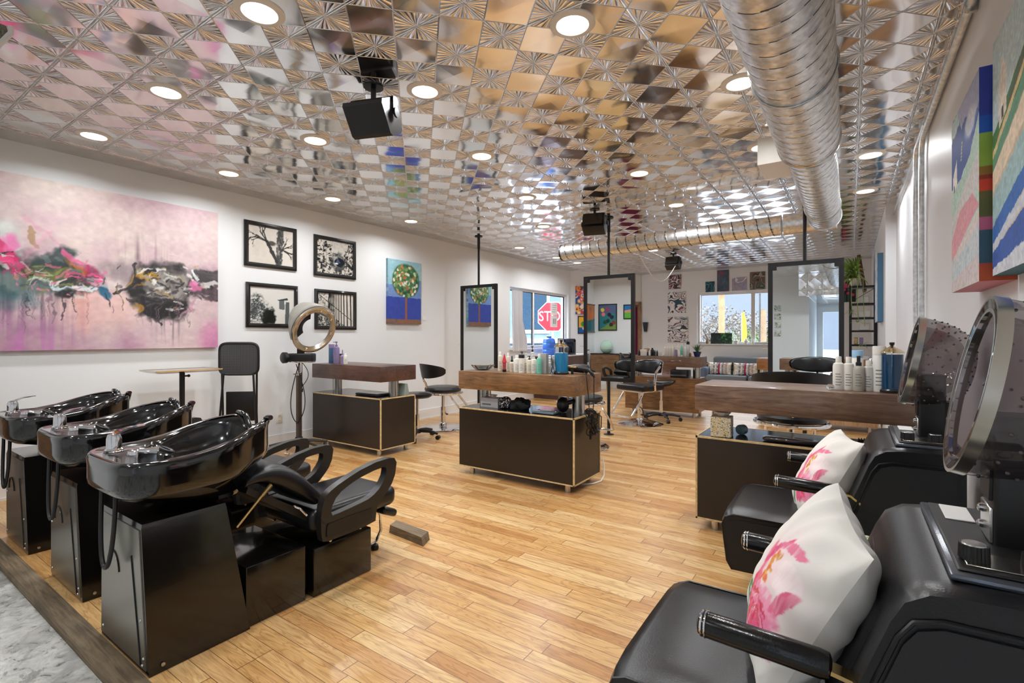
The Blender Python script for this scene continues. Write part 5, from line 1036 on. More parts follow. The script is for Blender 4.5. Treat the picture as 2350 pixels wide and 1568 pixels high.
# --- things only the mirrors show, behind the viewpoint
A = Art(60, 76, (74, 96, 130)); A.poly([(0, 0), (1, 0), (1, .66), (0, .66)], (48, 120, 130)); A.poly([(0, 0), (1, 0), (.2, .35), (0, .38)], (112, 140, 70), 1, .04)
for x_, y_, c in ((.2, .8, (206, 196, 80)), (.25, .62, (222, 120, 136)), (.48, .82, (150, 60, 90)), (.6, .6, (40, 36, 50)), (.75, .5, (40, 40, 60)), (.85, .28, (130, 60, 60)), (.5, .35, (30, 60, 50)), (.7, .2, (50, 50, 46)), (.35, .3, (40, 80, 60))): A.ell(1-x_, y_, .09, .08, c, 1, 0, .3, .5)
framed('framed_flower_painting', 'framed painting of flowers above a lake, reflected in the middle mirror', A, .50, .67, .022, (-5.06, .301, 1.42), R(180))
A = Art(40, 40, (36, 110, 170)); A.poly([(0, 0), (1, 0), (1, .45), (0, .45)], (90, 170, 60)); A.poly([(0, .45), (1, .45), (1, .6), (.5, .66), (0, .58)], (206, 140, 110)); framed('framed_field_painting', 'small framed painting of a green field reflected at the middle mirror edge', A, .36, .36, .02, (-4.46, .301, 1.70), R(180))
A = Art(30, 40, (200, 110, 60)); A.poly([(0, 0), (1, 0), (1, .4), (0, .5)], (40, 100, 110), 1, .08); A.mix((A.noise(4, 5, 3)-.5)*2, (96, 110, 90)); framed('framed_desert_painting', 'narrow looking framed orange and teal painting reflected at mirror side', A, .55, .72, .02, (XLW, .50+.04, 1.37), LW)
t = thing('display_counter', 'dark wood counter reflected in the middle mirror under the flower painting', 'counter', (-4.85, .50, 0)); m = M(); m.box(-.52, .52, -.17, .14, 0, .83); ob('body', m, WSLAB, t); m = M(); m.box(-.53, .53, -.18, .15, .83, .85); ob('top', m, BLACKP, t)
m = M(); m.ell((0, 0, .16), (.155, .155, .17), 28, 16, None, -.95, 1); m.torus((0, 0, .11), .15, .006); o = tag(ob('glass_dome', m, mat('pale_green_glass', (176, 206, 190), .12, coat=.5)), 'pale green glass globe standing on the counter reflected in the mirror', 'globe'); o.location = (-5.02, .48, .852)
tile = 0
for r_ in range(4):
    for c_ in range(2):
        A = pour(12, 12, [(206, 212, 206), (150, 170, 166), (226, 226, 216), (90, 120, 116), (190, 190, 170)], 40+tile, 3); o = canvas('small_tile_picture', 'little square marbled picture, one of eight reflected in the last mirror', A, .15, .15, .01, (-1.92+.36*c_, -2.499, 1.28+.215*r_), R(180), 'eight small square pictures on the wall behind'); tile += 1
# ---------------------------------------------------------------- peony cushions on the dryer chairs
def peony(seed, big):
    A = Art(120, 120, (228, 224, 216)); rr = random.Random(seed); g = lambda x, y: (x, y)
    A.mix((A.noise(6, 6, seed)-.45)*.8, (216, 212, 206))
    A.warp(.03, .035, .42); cx, cy__ = .68, .46; _e, _l = A.ell, A.line; K = 1.0
    def ell_(x, y, rx, ry, *a): return _e(cx+(x-cx)*K, cy__+(y-cy__)*K, rx*K, ry*K, *a)
    def line_(x, y, x1, y1, w_, *a): return _l(cx+(x-cx)*K, cy__+(y-cy__)*K, cx+(x1-cx)*K, cy__+(y1-cy__)*K, w_*K, *a)
    A.ell, A.line = ell_, line_
    A.ell(cx-.02, cy__+.05, .27, .30, (240, 206, 212), .55, .3, .7, .5, seed)
    P = [(0, -.16, .20, .12, (214, 60, 96), 0), (.12, -.12, .15, .10, (226, 110, 150), .4), (-.14, -.10, .12, .13, (220, 70, 90), -.5), (.04, -.24, .10, .08, (222, 84, 124), .2), (.20, -.17, .10, .07, (226, 130, 164), 1), (-.02, -.06, .16, .08, (232, 150, 176), .2), (-.18, .04, .05, .16, (226, 110, 140), .25),
         (-.12, .20, .04, .16, (216, 80, 120), -.5), (.0, .28, .14, .03, (226, 120, 150), .3), (.10, .13, .12, .10, (244, 226, 226), .2), (.20, .06, .035, .10, (216, 90, 124), -.5), (-.05, .10, .10, .13, (240, 214, 214), .1)]
    for dx, dy, rx, ry, c, ro in P: A.ell(cx+dx, cy__+dy, rx, ry, c, .95, ro, .18, .9, seed+int(dx*50))
    for k in range(60):
        a = rr.uniform(-2.6, -.4); q = rr.uniform(.05, .26); A.line(cx+q*math.cos(a)*.4, cy__-.04+q*math.sin(a)*.5, cx+q*math.cos(a)*1.1, cy__-.02+q*math.sin(a)*1.0, rr.uniform(.004, .011), rr.choice([(206, 44, 84), (236, 160, 184), (232, 110, 146), (246, 214, 222), (206, 70, 70)]), .8, .8, k)
    for k in range(14): A.ell(cx-.06+rr.uniform(-.05, .05), cy__+.10+rr.uniform(-.09, .09), .018, .028, rr.choice([(214, 150, 50), (186, 118, 40), (228, 178, 70), (222, 110, 60)]), .95, rr.uniform(0, 3), .5, .6)
    for dx, dy, ro in ((-.27, -.16, .3), (-.24, -.23, 1.3), (-.31, -.21, -.7), (-.22, -.30, 1.7)): A.ell(cx+dx, cy__+dy, .075, .022, (56, 110, 70), .95, ro, .5, .7); A.ell(cx+dx, cy__+dy, .04, .012, (120, 156, 104), .7, ro, .5, .7)
    return A
def pillow(name, label, cat, A, c, e1, e2, w_, h_, th, group=None, n=None, parent=None):
    e1 = Vector(e1).normalized(); e2 = Vector(e2).normalized(); nn_ = e1.cross(e2).normalized(); n = A.W if n is None else n; Hn = A.H; m = M(); cols = lin_a(A.a)
    rr = np.random.RandomState(5); K = 1
    def pt(u, v, s_):
        x, y = 2*u-1, 2*v-1; ed = max(0, (1-abs(x)**2.6))**.55*max(0, (1-abs(y)**2.6))**.55
        px_ = x*(w_/2)*(1-.075*(1-y*y)); py_ = y*(h_/2)*(1-.075*(1-x*x)); wr = .006*math.sin(9*x+4*y+s_)*ed*(1-ed)*3+.008*math.sin(14*math.atan2(y, x))*(1-ed)*min(1, ed*6)
        return Vector(c)+e1*px_+e2*py_+nn_*(s_*(th/2*ed+wr))
    m.v = [pt(i/(n-1), j/(Hn-1), 1) for j in range(Hn) for i in range(n)]; m.f = [(j*n+i, j*n+i+1, (j+1)*n+i+1, (j+1)*n+i) for j in range(Hn-1) for i in range(n-1)]; b = len(m.v)
    m.v += [pt(i/(n-1), j/(Hn-1), -1) for j in range(Hn) for i in range(n)]; m.f += [(b+j*n+i, b+(j+1)*n+i, b+(j+1)*n+i+1, b+j*n+i+1) for j in range(Hn-1) for i in range(n-1)]; m.mi = [0]*len(m.f); m.v = [tuple(p) for p in m.v]
    c1 = cols.reshape(-1, 3); c2 = np.tile(np.array(lin((222, 219, 213))), (len(c1), 1)) if name == 'peony_cushion' else c1
    m.c = np.concatenate([c1, c2]); o = ob(name, m, CLOTHV, parent, sharp=180)
    if parent is None: tag(o, label, cat, group)
    return o
# the printed face looks towards -X and a little up
def peony_cushion(dy, dz, seed, label, tilt=0):
    e2 = Vector((.175, tilt, .365)); e1 = Vector((.07, -.38, .0)); e1 = e1-e2*(e1.dot(e2)/e2.dot(e2)); e1 = -e1 if False else e1
    o = pillow('peony_cushion', label, 'cushion', peony(seed, True), (-.088, 1.365+dy, .672+dz), e1, e2, .43, .43, .19); o.data.transform(Matrix.Identity(4)); return o
o = peony_cushion(0, 0, 3, 'white cushion printed with a pink peony on the nearest dryer chair')
o = peony_cushion(1.275, -.035, 8, 'white peony cushion on the farther dryer chair, partly behind its arm', .05)

# ---------------------------------------------------------------- bottles and tools
WB = mat('white_bottle', (228, 224, 214), .35); CB = mat('cream_bottle', (214, 204, 184), .35); TEAL = mat('teal_bottle', (110, 190, 168), .3); BLKB = mat('black_bottle', (28, 28, 30), .3); REDB = mat('red_bottle', (190, 44, 60), .35)
GRB = mat('grey_carton', (158, 156, 150), .6); LTB = mat('silver_bottle', (206, 204, 200), .3, metal=.3); PURP = mat('lilac_bottle', (170, 150, 196), .25, trans=.3); BLUB = mat('blue_gel', (96, 140, 186), .2, trans=.3); AMB = mat('amber_bottle', (150, 110, 60), .2, trans=.3); AQUA = mat('aqua_bottle', (40, 176, 176), .25)
BARB = mat('blue_disinfectant', (20, 140, 196), .05, trans=.35, ior=1.33, coat=.3); SKYB = mat('sky_label', (150, 190, 220), .4)
def bottle(px, Y, z0, w_px, hpx, kind, body, cap, label, group='bottles', rz=0, lab=True):
    """px: where its middle shows in the photograph; Y: its distance row on the slab; sizes follow from the distance"""
    r0 = ray(px, 800); t_ = Y/r0[1]; x = r0[0]*t_; r = w_px/FPX*t_/2; h = hpx/FPX*t_
    t = thing(kind+'_bottle' if kind not in ('carton', 'jar') else kind, label, 'bottle' if kind != 'carton' else 'box', (x, Y, z0), R(rz), group)
    m = M()
    if kind == 'pump':
        m.lathe([(r*.96, 0), (r, .004), (r, h*.66), (r*.9, h*.73), (r*.4, h*.77), (r*.38, h*.79)], 20); ob('body', m, body, t)
        m = M(); m.lathe([(r*.44, h*.785), (r*.44, h*.85), (r*.16, h*.86), (r*.16, h*.94), (r*.36, h*.95), (r*.36, h), (.001, h)], 16, cap1=False); m.rbox((0, -r*.6, h*.975), (r*.3, r*1.2, h*.03), .001, 1); ob('pump_head', m, cap, t)
    elif kind == 'spray':
        m.lathe([(r*.96, 0), (r, .004), (r, h*.60), (r*.8, h*.68), (r*.45, h*.72)], 20); ob('body', m, body, t)
        m = M(); m.lathe([(r*.5, h*.715), (r*.5, h*.81), (r*.32, h*.83), (r*.32, h*.96), (r*.4, h*.97), (r*.3, h)], 16); ob('spray_head', m, cap, t)
    elif kind == 'tall':
        m.lathe([(r*.97, 0), (r, .004), (r, h*.80), (r*.97, h*.805)], 24); ob('body', m, body, t); m = M(); m.lathe([(r*1.0, h*.807), (r*1.0, h*.985), (r*.95, h)], 24); ob('cap', m, cap, t)
    elif kind == 'cone':
        m.lathe([(r*.8, 0), (r*.85, h*.02), (r*.85, h*.14)], 16); ob('cap', m, cap, t); m = M(); m.lathe([(r*.7, h*.142), (r*.75, h*.5), (r*1.0, h*.52), (r*.15, h)], 16); ob('body', m, body, t)
    elif kind == 'dropper':
        m.lathe([(r*.96, 0), (r, .003), (r, h*.55), (r*.45, h*.62)], 18); ob('body', m, body, t); m = M(); m.lathe([(r*.5, h*.622), (r*.5, h*.74), (r*.25, h*.76), (r*.3, h*.9), (r*.12, h)], 14); ob('cap', m, cap, t)
    elif kind == 'carton':
        m.box(-r, r, -r*.7, r*.7, 0, h); ob('body', m, body, t)
    else:
        m.lathe([(r*.96, 0), (r, .004), (r, h*.70), (r*.88, h*.78), (r*.50, h*.82)], 20); ob('body', m, body, t); m = M(); m.lathe([(r*.52, h*.822), (r*.50, h*.985), (r*.44, h)], 16); ob('cap', m, cap, t)
    if lab and kind != 'carton':
        m = M(); a0 = math.atan2(-Y, -x)
        for q in range(5):
            zz = h*(.14+.08*q); l = []
            for a in [a0-.55+1.1*i/8*(1 if q % 2 else .8) for i in range(9)]: l.append((r*1.004*math.cos(a), r*1.004*math.sin(a)))
            m.loops([[(a, b, zz) for a, b in l], [(a, b, zz+h*.022) for a, b in l]], False, False, False)
        p_ = ob('label_print', m, PRINT, t)
    return t
def barber_jar(x, Y, z0, r, h, label, full=.62, liq=None):
    t = thing('disinfectant_jar', label, 'jar', (x, Y, z0), 0)
    m = M(); m.lathe([(r*1.08, 0), (r*1.1, .012), (r*.98, .02)], 28); ob('base', m, BLKB, t)
    m = M(); m.lathe([(r*.94, .021), (r*.94, h*full)], 28); ob('blue_liquid', m, liq or BARB, t)
    m = M(); m.lathe([(r*.97, .0205), (r, .03), (r, h*.78), (r*.97, h*.785)], 28, cap0=False, cap1=False); ob('glass_jar', m, PANE, t)
    m = M(); m.lathe([(r*1.02, h*.785), (r*1.02, h*.81), (r*.7, h*.86), (r*.3, h*.90), (r*.14, h*.93)], 28); ob('lid', m, mat('champagne_chrome', (214, 200, 168), .12, metal=1), t)
    m = M(); m.lathe([(r*.12, h*.93), (r*.20, h*.95), (r*.24, h*.985), (r*.2, h)], 16); ob('lid_knob', m, BLKB, t)
    m = M(); m.cyl((0, 0, .03), (0, 0, h*.9), .002, n=6); m.torus((0, 0, .2*h), r*.8, .0015, n=24, m=5); ob('basket_rod', m, STEEL, t)
    return t
S = .952
# middle station, front row then back row; the photo's pixel columns
row = [(1118, 'plain', 0)]
for px, Y, w_, hh, kind, b, c, l in [(1148, 3.72, 11, 44, 'plain', CB, WB, 'cream capped bottle beside the crystal bowl on the middle station'), (1157.5, 3.64, 11, 41, 'cone', REDB, BLKB, 'red pointed squeeze bottle standing upside down on a black cap'),
        (1166, 3.74, 10, 42, 'plain', CB, WB, 'slim cream bottle just behind the red squeeze bottle'), (1175, 3.68, 11, 37, 'dropper', CB, BLKB, 'short cream bottle with black nozzle cap'),
        (1186, 3.66, 15, 39, 'plain', WB, WB, 'white bottle with printed panel next to the short black nozzle bottle'), (1197, 3.62, 14, 42, 'tall', WB, BLKB, 'white bottle with a big square black cap'),
        (1208, 3.68, 14, 44, 'pump', WB, WB, 'white pump bottle behind the big black capped bottle'), (1215, 3.62, 13, 40, 'pump', CB, BLKB, 'cream bottle with a small black pump'), (1225, 3.64, 15, 43, 'pump', WB, WB, 'wider white pump bottle beside the teal bottle'),
        (1237.5, 3.60, 12, 46, 'plain', TEAL, WB, 'teal bottle with white cap in the middle station row'), (1249, 3.66, 16, 46, 'carton', GRB, GRB, 'plain grey carton standing between teal bottle and glass tongs'),
        (1222, 3.82, 10, 58, 'pump', LTB, BLKB, 'taller bottle with black pump in the back row'), (1198, 3.84, 12, 44, 'pump', WB, BLKB, 'white black topped bottle far in the back row'), (1260, 3.74, 12, 30, 'plain', WB, WB, 'short white bottle behind the glass tongs')]:
    bottle(px, Y, S, w_, hh, kind, b, c, l, None)
p = atY(1288, 853, 3.70); barber_jar(p.x, 3.70, S, .060, .290, 'tall glass jar half full of blue disinfectant on the middle station', .62)
m = M(); m.tube([(0, 0, 0.002), (.012, 0, .05), (0, .004, .12), (-.006, 0, .16)], [.012, .02, .013, .005], 8); m.tube([(.03, .01, .002), (.022, .0, .06), (.01, .004, .15)], [.012, .012, .006], 8); p = atY(1267, 853, 3.64); o = tag(ob('glass_tongs', m, GLASS), 'clear sculpted glass figure leaning beside the blue jar', 'ornament'); o.location = (p.x, 3.64, S)
m = M(); L = []
for r_, z in ((.055, 0), (.075, .008), (.105, .035), (.112, .050), (.104, .050), (.07, .014), (.04, .008)):
    L.append([(r_*(1+.04*math.cos(12*a))*math.cos(a), r_*(1+.04*math.cos(12*a))*math.sin(a), z) for a in [2*PI*k/48 for k in range(48)]])
m.loops(L); p = atY(1108, 848, 3.74); o = tag(ob('crystal_bowl', m, GLASS), 'cut crystal bowl at the left end of the middle station slab', 'bowl'); o.location = (p.x, 3.74, S)
def dryer(loc, rz, label):
    t = thing('hair_dryer', label, 'hair dryer', loc, R(rz)); m = M(); m.lathe([(.022, 0), (.026, .02), (.034, .07), (.038, .15), (.034, .19), (.02, .2)], 20, (-.10, 0, .04), (1, 0, 0)); ob('barrel', m, BLACKP, t)
    m = M(); m.lathe([(.018, 0), (.02, .05), (.016, .13)], 14, (.06, 0, .03), (.35, -.93, -.05)); ob('handle', m, BLACKP, t); m = M(); m.cyl((-.13, 0, .04), (-.10, 0, .04), .024, .026, 16); ob('nozzle', m, BRASS, t); return t
dryer((-1.95, 3.86, S+.001), 12, 'black hair dryer with brass nozzle lying on the middle station end')
t = thing('curling_iron', 'slim black curling iron lying over the edge of the middle station', 'curling iron', (-1.93, 3.74, S+.006), R(6)); m = M(); m.cyl((-.13, 0, .058), (.03, 0, .05), .009, n=12); ob('barrel', m, BRASS, t); m = M(); m.tube([(.03, 0, .05), (.13, 0, .035), (.17, 0, .0), (.185, 0, -.03)], [.013, .015, .013, .008], 10); ob('handle', m, BLACKP, t)
m = M(); m.box(-.02, .0, -.008, .008, -.006, .05); ob('stand', m, BLACKP, t)
# cords bundled at the corner of the middle station
t = thing('cord_bundle', 'tangled bundle of black appliance cords hanging at the corner of the middle station', 'cords', (-1.79, 3.72, .60)); rr = random.Random(2)
for k in range(9):
    m = M(); c = Vector((.03+rr.uniform(-.01, .02), rr.uniform(-.05, .05), -.04+rr.uniform(-.02, .03))); a = rr.uniform(.06, .11); b = rr.uniform(.05, .09); tw = rr.uniform(0, 3); m.tube([c+Vector((.02*math.sin(3*q+k), b*math.cos(q+tw)*.6, a*math.sin(q))) for q in [2*PI*i/26 for i in range(27)]], .0042, 6); ob('cord_loop', m, BLACKP, t)
m = M(); m.tube([(-.02, .02, .36), (.0, -.02, .34), (.02, -.03, .2), (.03, -.02, .02)], .004, 6); ob('cord_drop', m, BLACKP, t); m = M(); m.tube([(-.02, .10, .35), (.02, .08, .34), (.03, .06, .15), (.03, .03, .0)], .004, 6); ob('cord_drop', m, BLACKP, t)
m = M(); m.tube([(.04, .03, .05), (.07, .12, -.0), (.05, .16, -.10), (.04, .06, -.15), (.03, .0, -.13)], .0042, 6); m.rbox((.03, .0, -.15), (.02, .022, .05), .004, 1); ob('plug', m, BLACKP, t)
# under the middle slab
B_ = .6145
t = thing('tissue_box', 'white and grey tissue box under the middle station slab', 'tissue box', (-2.76, 3.72, B_)); m = M(); m.box(-.10, .10, -.06, .06, 0, .085); ob('carton', m, mat('pale_grey_card', (206, 204, 204), .6), t); m = M(); m.box(-.08, .02, -.061, -.06, .02, .034); ob('print', m, PRINT, t); m = M(); m.loops([[(.03*math.cos(a)*s_*(1+.3*math.sin(3*a)), .02*math.sin(a)*s_, z) for a in [2*PI*k/16 for k in range(16)]] for s_, z in ((.6, .0851), (1, .10), (1.4, .112))]); ob('tissue', m, WHITEP, t)
m = M(); rr = random.Random(8)
def lump(m, c, r, seed, n=26, k=12, amp=.25):
    q = random.Random(seed); ph = [q.uniform(0, 6) for _ in range(6)]; L = []
    for i in range(k+1):
        t_ = -PI/2+PI*i/k; l = []
        for j in range(n):
            a = 2*PI*j/n; s_ = 1+amp*(math.sin(3*a+ph[0]+2*t_)*.5+math.sin(5*a+ph[1]-3*t_)*.35+math.sin(7*a+4*t_+ph[2])*.25); z = c[2]+r[2]*math.sin(t_)*s_; l.append((c[0]+r[0]*math.cos(t_)*math.cos(a)*s_, c[1]+r[1]*math.cos(t_)*math.sin(a)*s_, max(B_+.0005, z)))
        L.append(l)
    m.loops(L)
m = M(); lump(m, (-2.60, 3.70, B_+.045), (.07, .06, .055), 3); sp = NT('spotted_cloth'); vv = sp.n('ShaderNodeTexVoronoi'); vv.inputs['Scale'].default_value = 75; sp.l(sp.coord(), vv.inputs['Vector']); sp.l(sp.ramp(vv.outputs['Distance'], [(.32, (230, 230, 230)), (.38, (26, 26, 30))], 'CONSTANT'), sp.p.inputs['Base Color']); tag(ob('spotted_cloth', m, sp.m), 'crumpled black and white spotted cloth under the middle slab', 'cloth')
m = M(); lump(m, (-2.44, 3.70, B_+.04), (.10, .07, .055), 5, amp=.35); tag(ob('dark_pouch', m, mat('dark_green_black_cloth', (30, 36, 34), .7)), 'crumpled dark fabric pouch under the middle slab', 'pouch')
t = thing('glass_tray', 'clear blue grey tray lying under the middle station slab', 'tray', (-2.15, 3.66, B_)); m = M(); m.rbox((0, 0, .010), (.22, .13, .018), .008, 2); ob('dish', m, mat('clear_tray', (150, 170, 178), .1, trans=.5), t); m = M(); m.cyl((-.06, 0, .025), (.04, .01, .025), .005, n=8); ob('comb', m, WHITEP, t)
m = M(); m.ell((0, 0, .075), (.055, .05, .065), 20, 12); m.cyl((.0, 0, .01), (0, 0, .0), .03, n=16); m.cyl((.04, 0, .09), (.09, .02, .11), .018, n=12); o = tag(ob('hair_diffuser', m, BLKB), 'round black diffuser head beside the right post of the middle station', 'hair tool'); o.location = (-2.02, 3.72, B_-.0)
# left station
for px, Y, w_, hh, kind, b, c, l in [(761, 3.68, 13, 43, 'tall', BLUB, PURP, 'blue gel bottle on the station by the wall'), (772, 3.66, 14, 50, 'pump', PURP, PURP, 'lilac pump bottle beside the blue gel bottle'), (781, 3.70, 10, 22, 'plain', AMB, BLKB, 'small amber bottle with black cap by the wall'), (786, 3.62, 9, 33, 'dropper', PURP, PURP, 'thin lilac dropper bottle by the wall'), (793, 3.64, 10, 24, 'plain', WB, WB, 'small clear white bottle at the end of the lilac group')]:
    bottle(px, Y, .952, w_, hh, kind, b, c, l, None)
t = thing('framed_tray', 'black framed glass tray lying on the base of the station by the wall', 'tray', (-4.42, 3.72, B_), R(0)); m = M(); m.rbox((0, 0, .012), (.36, .24, .022), .006, 2); ob('frame', m, BLACKP, t); m = M(); m.box(-.15, .15, -.09, .09, .0235, .025); ob('panel', m, mat('pale_panel', (190, 188, 180), .2), t)
m = M(); m.loops([[(-.07, -.03, 0), (.07, -.03, 0), (.07, .05, 0), (-.07, .05, 0)], [(-.055, -.0, .13), (.055, -.0, .13), (.06, .03, .13), (-.06, .03, .13)]]); o = tag(ob('grey_clock', m, mat('grey_green_plastic', (132, 140, 132), .4)), 'grey slanted desk device behind the post of the station by the wall', 'desk device'); o.location = (-4.13, 3.86, B_)
# right station
for px, Y, w_, hh, kind, b, c, l in [(1924.5, 3.56, 23, 76, 'plain', WB, WB, 'first white shampoo bottle on the grey brown station'), (1947.5, 3.56, 22, 76, 'plain', WB, WB, 'second identical white shampoo bottle closer to the grey spray'), (1970.5, 3.54, 23, 80, 'spray', mat('warm_grey_bottle', (168, 164, 152), .35), BLKB, 'warm grey spray bottle with black head'),
        (1993, 3.56, 21, 70, 'plain', LTB, WB, 'pale silver bottle with small white cap beside the tall can'), (2018, 3.56, 26, 104, 'tall', mat('offwhite_can', (218, 216, 210), .3), WB, 'tall off white aerosol can next to the blue jar'),
        (1945, 3.72, 17, 62, 'dropper', WB, BLKB, 'small white dropper bottle with black tip behind the white shampoos'), (1957, 3.74, 17, 64, 'dropper', WB, BLKB, 'second dropper bottle with black tip behind the shampoos'), (1968, 3.74, 22, 86, 'tall', WB, SKYB, 'sky blue topped bottle showing above the grey spray'), (2004, 3.72, 22, 70, 'tall', LTB, CHROME, 'silver capped bottle behind the tall can')]:
    bottle(px, Y, .952, w_, hh, kind, b, c, l, None)
p = atZ(2047, 899, .952); barber_jar(atY(2047, 850, 3.55).x, 3.55, .952, .056, .285, 'jar full of dark blue disinfectant on the grey brown station', .76, mat('dark_blue_disinfectant', (8, 70, 112), .05, trans=.35, ior=1.33, coat=.3))
m = M(); m.ell((0, 0, .018), (.022, .018, .018), 14, 8); o = tag(ob('glass_ball', m, GLASS), 'little clear glass ball at the foot of the white shampoo bottles', 'ornament'); o.location = (atY(1905, 888, 3.5).x, 3.50, .952)
t = thing('patterned_tissue_box', 'cube tissue box with a small yellow and blue pattern on the grey brown station base', 'tissue box', (-.70, 3.475, B_), R(4))
pm = NT('tiny_pattern'); q = pm.coord((1, 1, 1)); ck = pm.n('ShaderNodeTexVoronoi'); ck.inputs['Scale'].default_value = 170; pm.l(q, ck.inputs['Vector']); pm.l(pm.ramp(ck.outputs['Color'], [(.2, (206, 198, 176)), (.45, (206, 168, 70)), (.6, (222, 214, 196)), (.75, (70, 90, 110))], 'CONSTANT'), pm.p.inputs['Base Color'])
m = M(); m.rbox((0, 0, .066), (.125, .125, .13), .003, 1); ob('carton', m, pm.m, t); m = M(); m.loops([[(.04*math.cos(a)*s_*(1+.3*math.sin(3*a)), .03*math.sin(a)*s_, z) for a in [2*PI*k/20 for k in range(20)]] for s_, z in ((.5, .132), (1, .145), (1.2, .158))]); ob('tissue', m, WHITEP, t)
t = thing('round_hairbrush', 'round blue grey hair tool lying behind the patterned tissue box', 'hairbrush', (-.60, 3.60, B_+.033)); m = M(); m.lathe([(.02, -.03), (.033, -.02), (.033, .02), (.02, .03)], 20, (0, 0, 0), (.4, 1, 0)); ob('head', m, mat('blue_grey_tool', (90, 120, 130), .3), t)
t = thing('paddle_mirror', 'long dark wooden hand mirror lying face down on the grey brown station base', 'hand mirror', (-.18, 3.50, B_), R(-3)); m = M(); L = []
for z, k in ((.004, .96), (.008, 1), (.020, 1), (.024, .96)): L.append([(x*k, y*k, z) for x, y in [(-.28,-.02),(-.275,-.05),(-.25,-.062),(-.10,-.062),(-.04,-.05),(.02,-.03),(.20,-.028),(.22,-.015),(.22,.015),(.20,.028),(.02,.03),(-.04,.05),(-.10,.062),(-.25,.062),(-.275,.05),(-.28,.02)]])
m.loops(L); ob('wooden_body', m, mat('polished_dark_wood', (52, 40, 36), .14, coat=.5), t)
t = thing('round_brush', 'black bristled round brush beside the hand mirror', 'hairbrush', (.10, 3.54, B_+.032), R(12)); m = M(); m.lathe([(.008, -.07), (.02, -.068), (.02, .068), (.008, .07)], 16, (0, 0, 0), (1, 0, 0)); m2 = m; ob('barrel', m, BLKB, t); m = M()
for k in range(10):
    for j in range(16):
        a = 2*PI*(j+.5*(k % 2))/16; x = -.06+.0133*k; m.cyl((x, .019*math.cos(a), .019*math.sin(a)), (x, .032*math.cos(a), .032*math.sin(a)), .0012, n=4)
o = ob('bristles', m, BLKB, t); o['kind'] = 'stuff'
m = M(); m.lathe([(.009, .07), (.012, .1), (.009, .17)], 12, (0, 0, 0), (1, 0, 0)); ob('handle', m, BLACKP, t)
t = thing('cable_bundle', 'messy dark bundle of cables and hair tools at the far end of that station base', 'hair tools', (.24, 3.62, B_)); rr = random.Random(5)
for k in range(12):
    m = M(); c = Vector((rr.uniform(-.06, .05), rr.uniform(-.08, .08), .03)); m.tube([c+Vector((.06*math.cos(q+k)*1.0, .05*math.sin(q*1.5+k), .02*math.sin(2*q+k)+.01)) for q in [4.5*i/16 for i in range(17)]], .005, 6); ob('cable_loop', m, BLKB, t)
m = M(); 

# ---------------------------------------------------------------- far station top and recess
Z4 = .952
for px, Y, w_, hh, kind, b, c, l in [(1467, 8.02, 5, 12, 'plain', BLKB, BLKB, 'small black jar at the mirror edge of the far station'), (1478, 8.06, 15, 14, 'carton', WHITEP, WB, 'small white card box with a dark print on the far station'), (1497, 8.05, 8, 18, 'plain', BLKB, BLKB, 'black bottle near the fan brush on the far station'),
        (1503, 8.0, 4, 13, 'plain', BLKB, BLKB, 'first thin black vial on the far station'), (1508, 8.0, 4, 13, 'plain', BLKB, BLKB, 'second thin black vial on the far station'), (1516, 8.04, 8, 8, 'carton', WHITEP, WB, 'tiny white carton on the far station')]:
    bottle(px, Y, Z4, w_, hh, kind, b, c, l, None, lab=False)
t = thing('fan_brush', 'tan fan shaped makeup brush standing on the far station', 'brush', (atY(1484.5, 800, 8.08).x, 8.08, Z4)); m = M(); m.lathe([(.03, 0), (.025, .05), (.03, .06)], 14); ob('holder', m, BLKB, t); m = M(); m.loops([[(.02, .01, .061), (-.02, .01, .061), (-.02, -.01, .061), (.02, -.01, .061)], [(.05, .012, .11), (-.05, .012, .11), (-.05, -.012, .11), (.05, -.012, .11)], [(.03, .01, .125), (-.03, .01, .125), (-.03, -.01, .125), (.03, -.01, .125)]]); ob('bristles', m, mat('tan_bristle', (176, 134, 96), .8), t)
for i, px in enumerate([1527, 1532, 1537.5, 1543]): bottle(px, 8.06, Z4, 6, 26, 'plain', WB, WB, 'white printed bottle in the row of four on the far station', 'row of four white bottles on the far station', lab=False)
for px, Y, w_, hh, kind, b, c, l in [(1551, 7.98, 6, 20, 'pump', PURP, WB, 'lilac bottle with white pump on the far station'), (1558, 7.98, 6, 17, 'plain', WB, WB, 'short white bottle after the lilac one'), (1564, 8.0, 7, 26, 'cone', TEAL, WB, 'teal cone bottle on the far station'), (1572, 8.06, 6, 28, 'pump', WB, WB, 'white pump bottle beside the teal cone'), (1579, 8.1, 7, 34, 'tall', LTB, BLKB, 'tallest grey white can on the far station'), (1584, 7.98, 5, 9, 'plain', AMB, BLKB, 'tiny amber vial at the plant pot'), (1547, 8.16, 6, 28, 'pump', CB, WB, 'cream pump bottle in the back of the far station'), (1556, 8.16, 6, 29, 'plain', WB, WB, 'tall white bottle in the back of the far station'), (1566, 8.18, 6, 30, 'pump', LTB, WB, 'pale pump bottle in the back of the far station')]:
    bottle(px, Y, Z4, w_, hh, kind, b, c, l, None, lab=False)
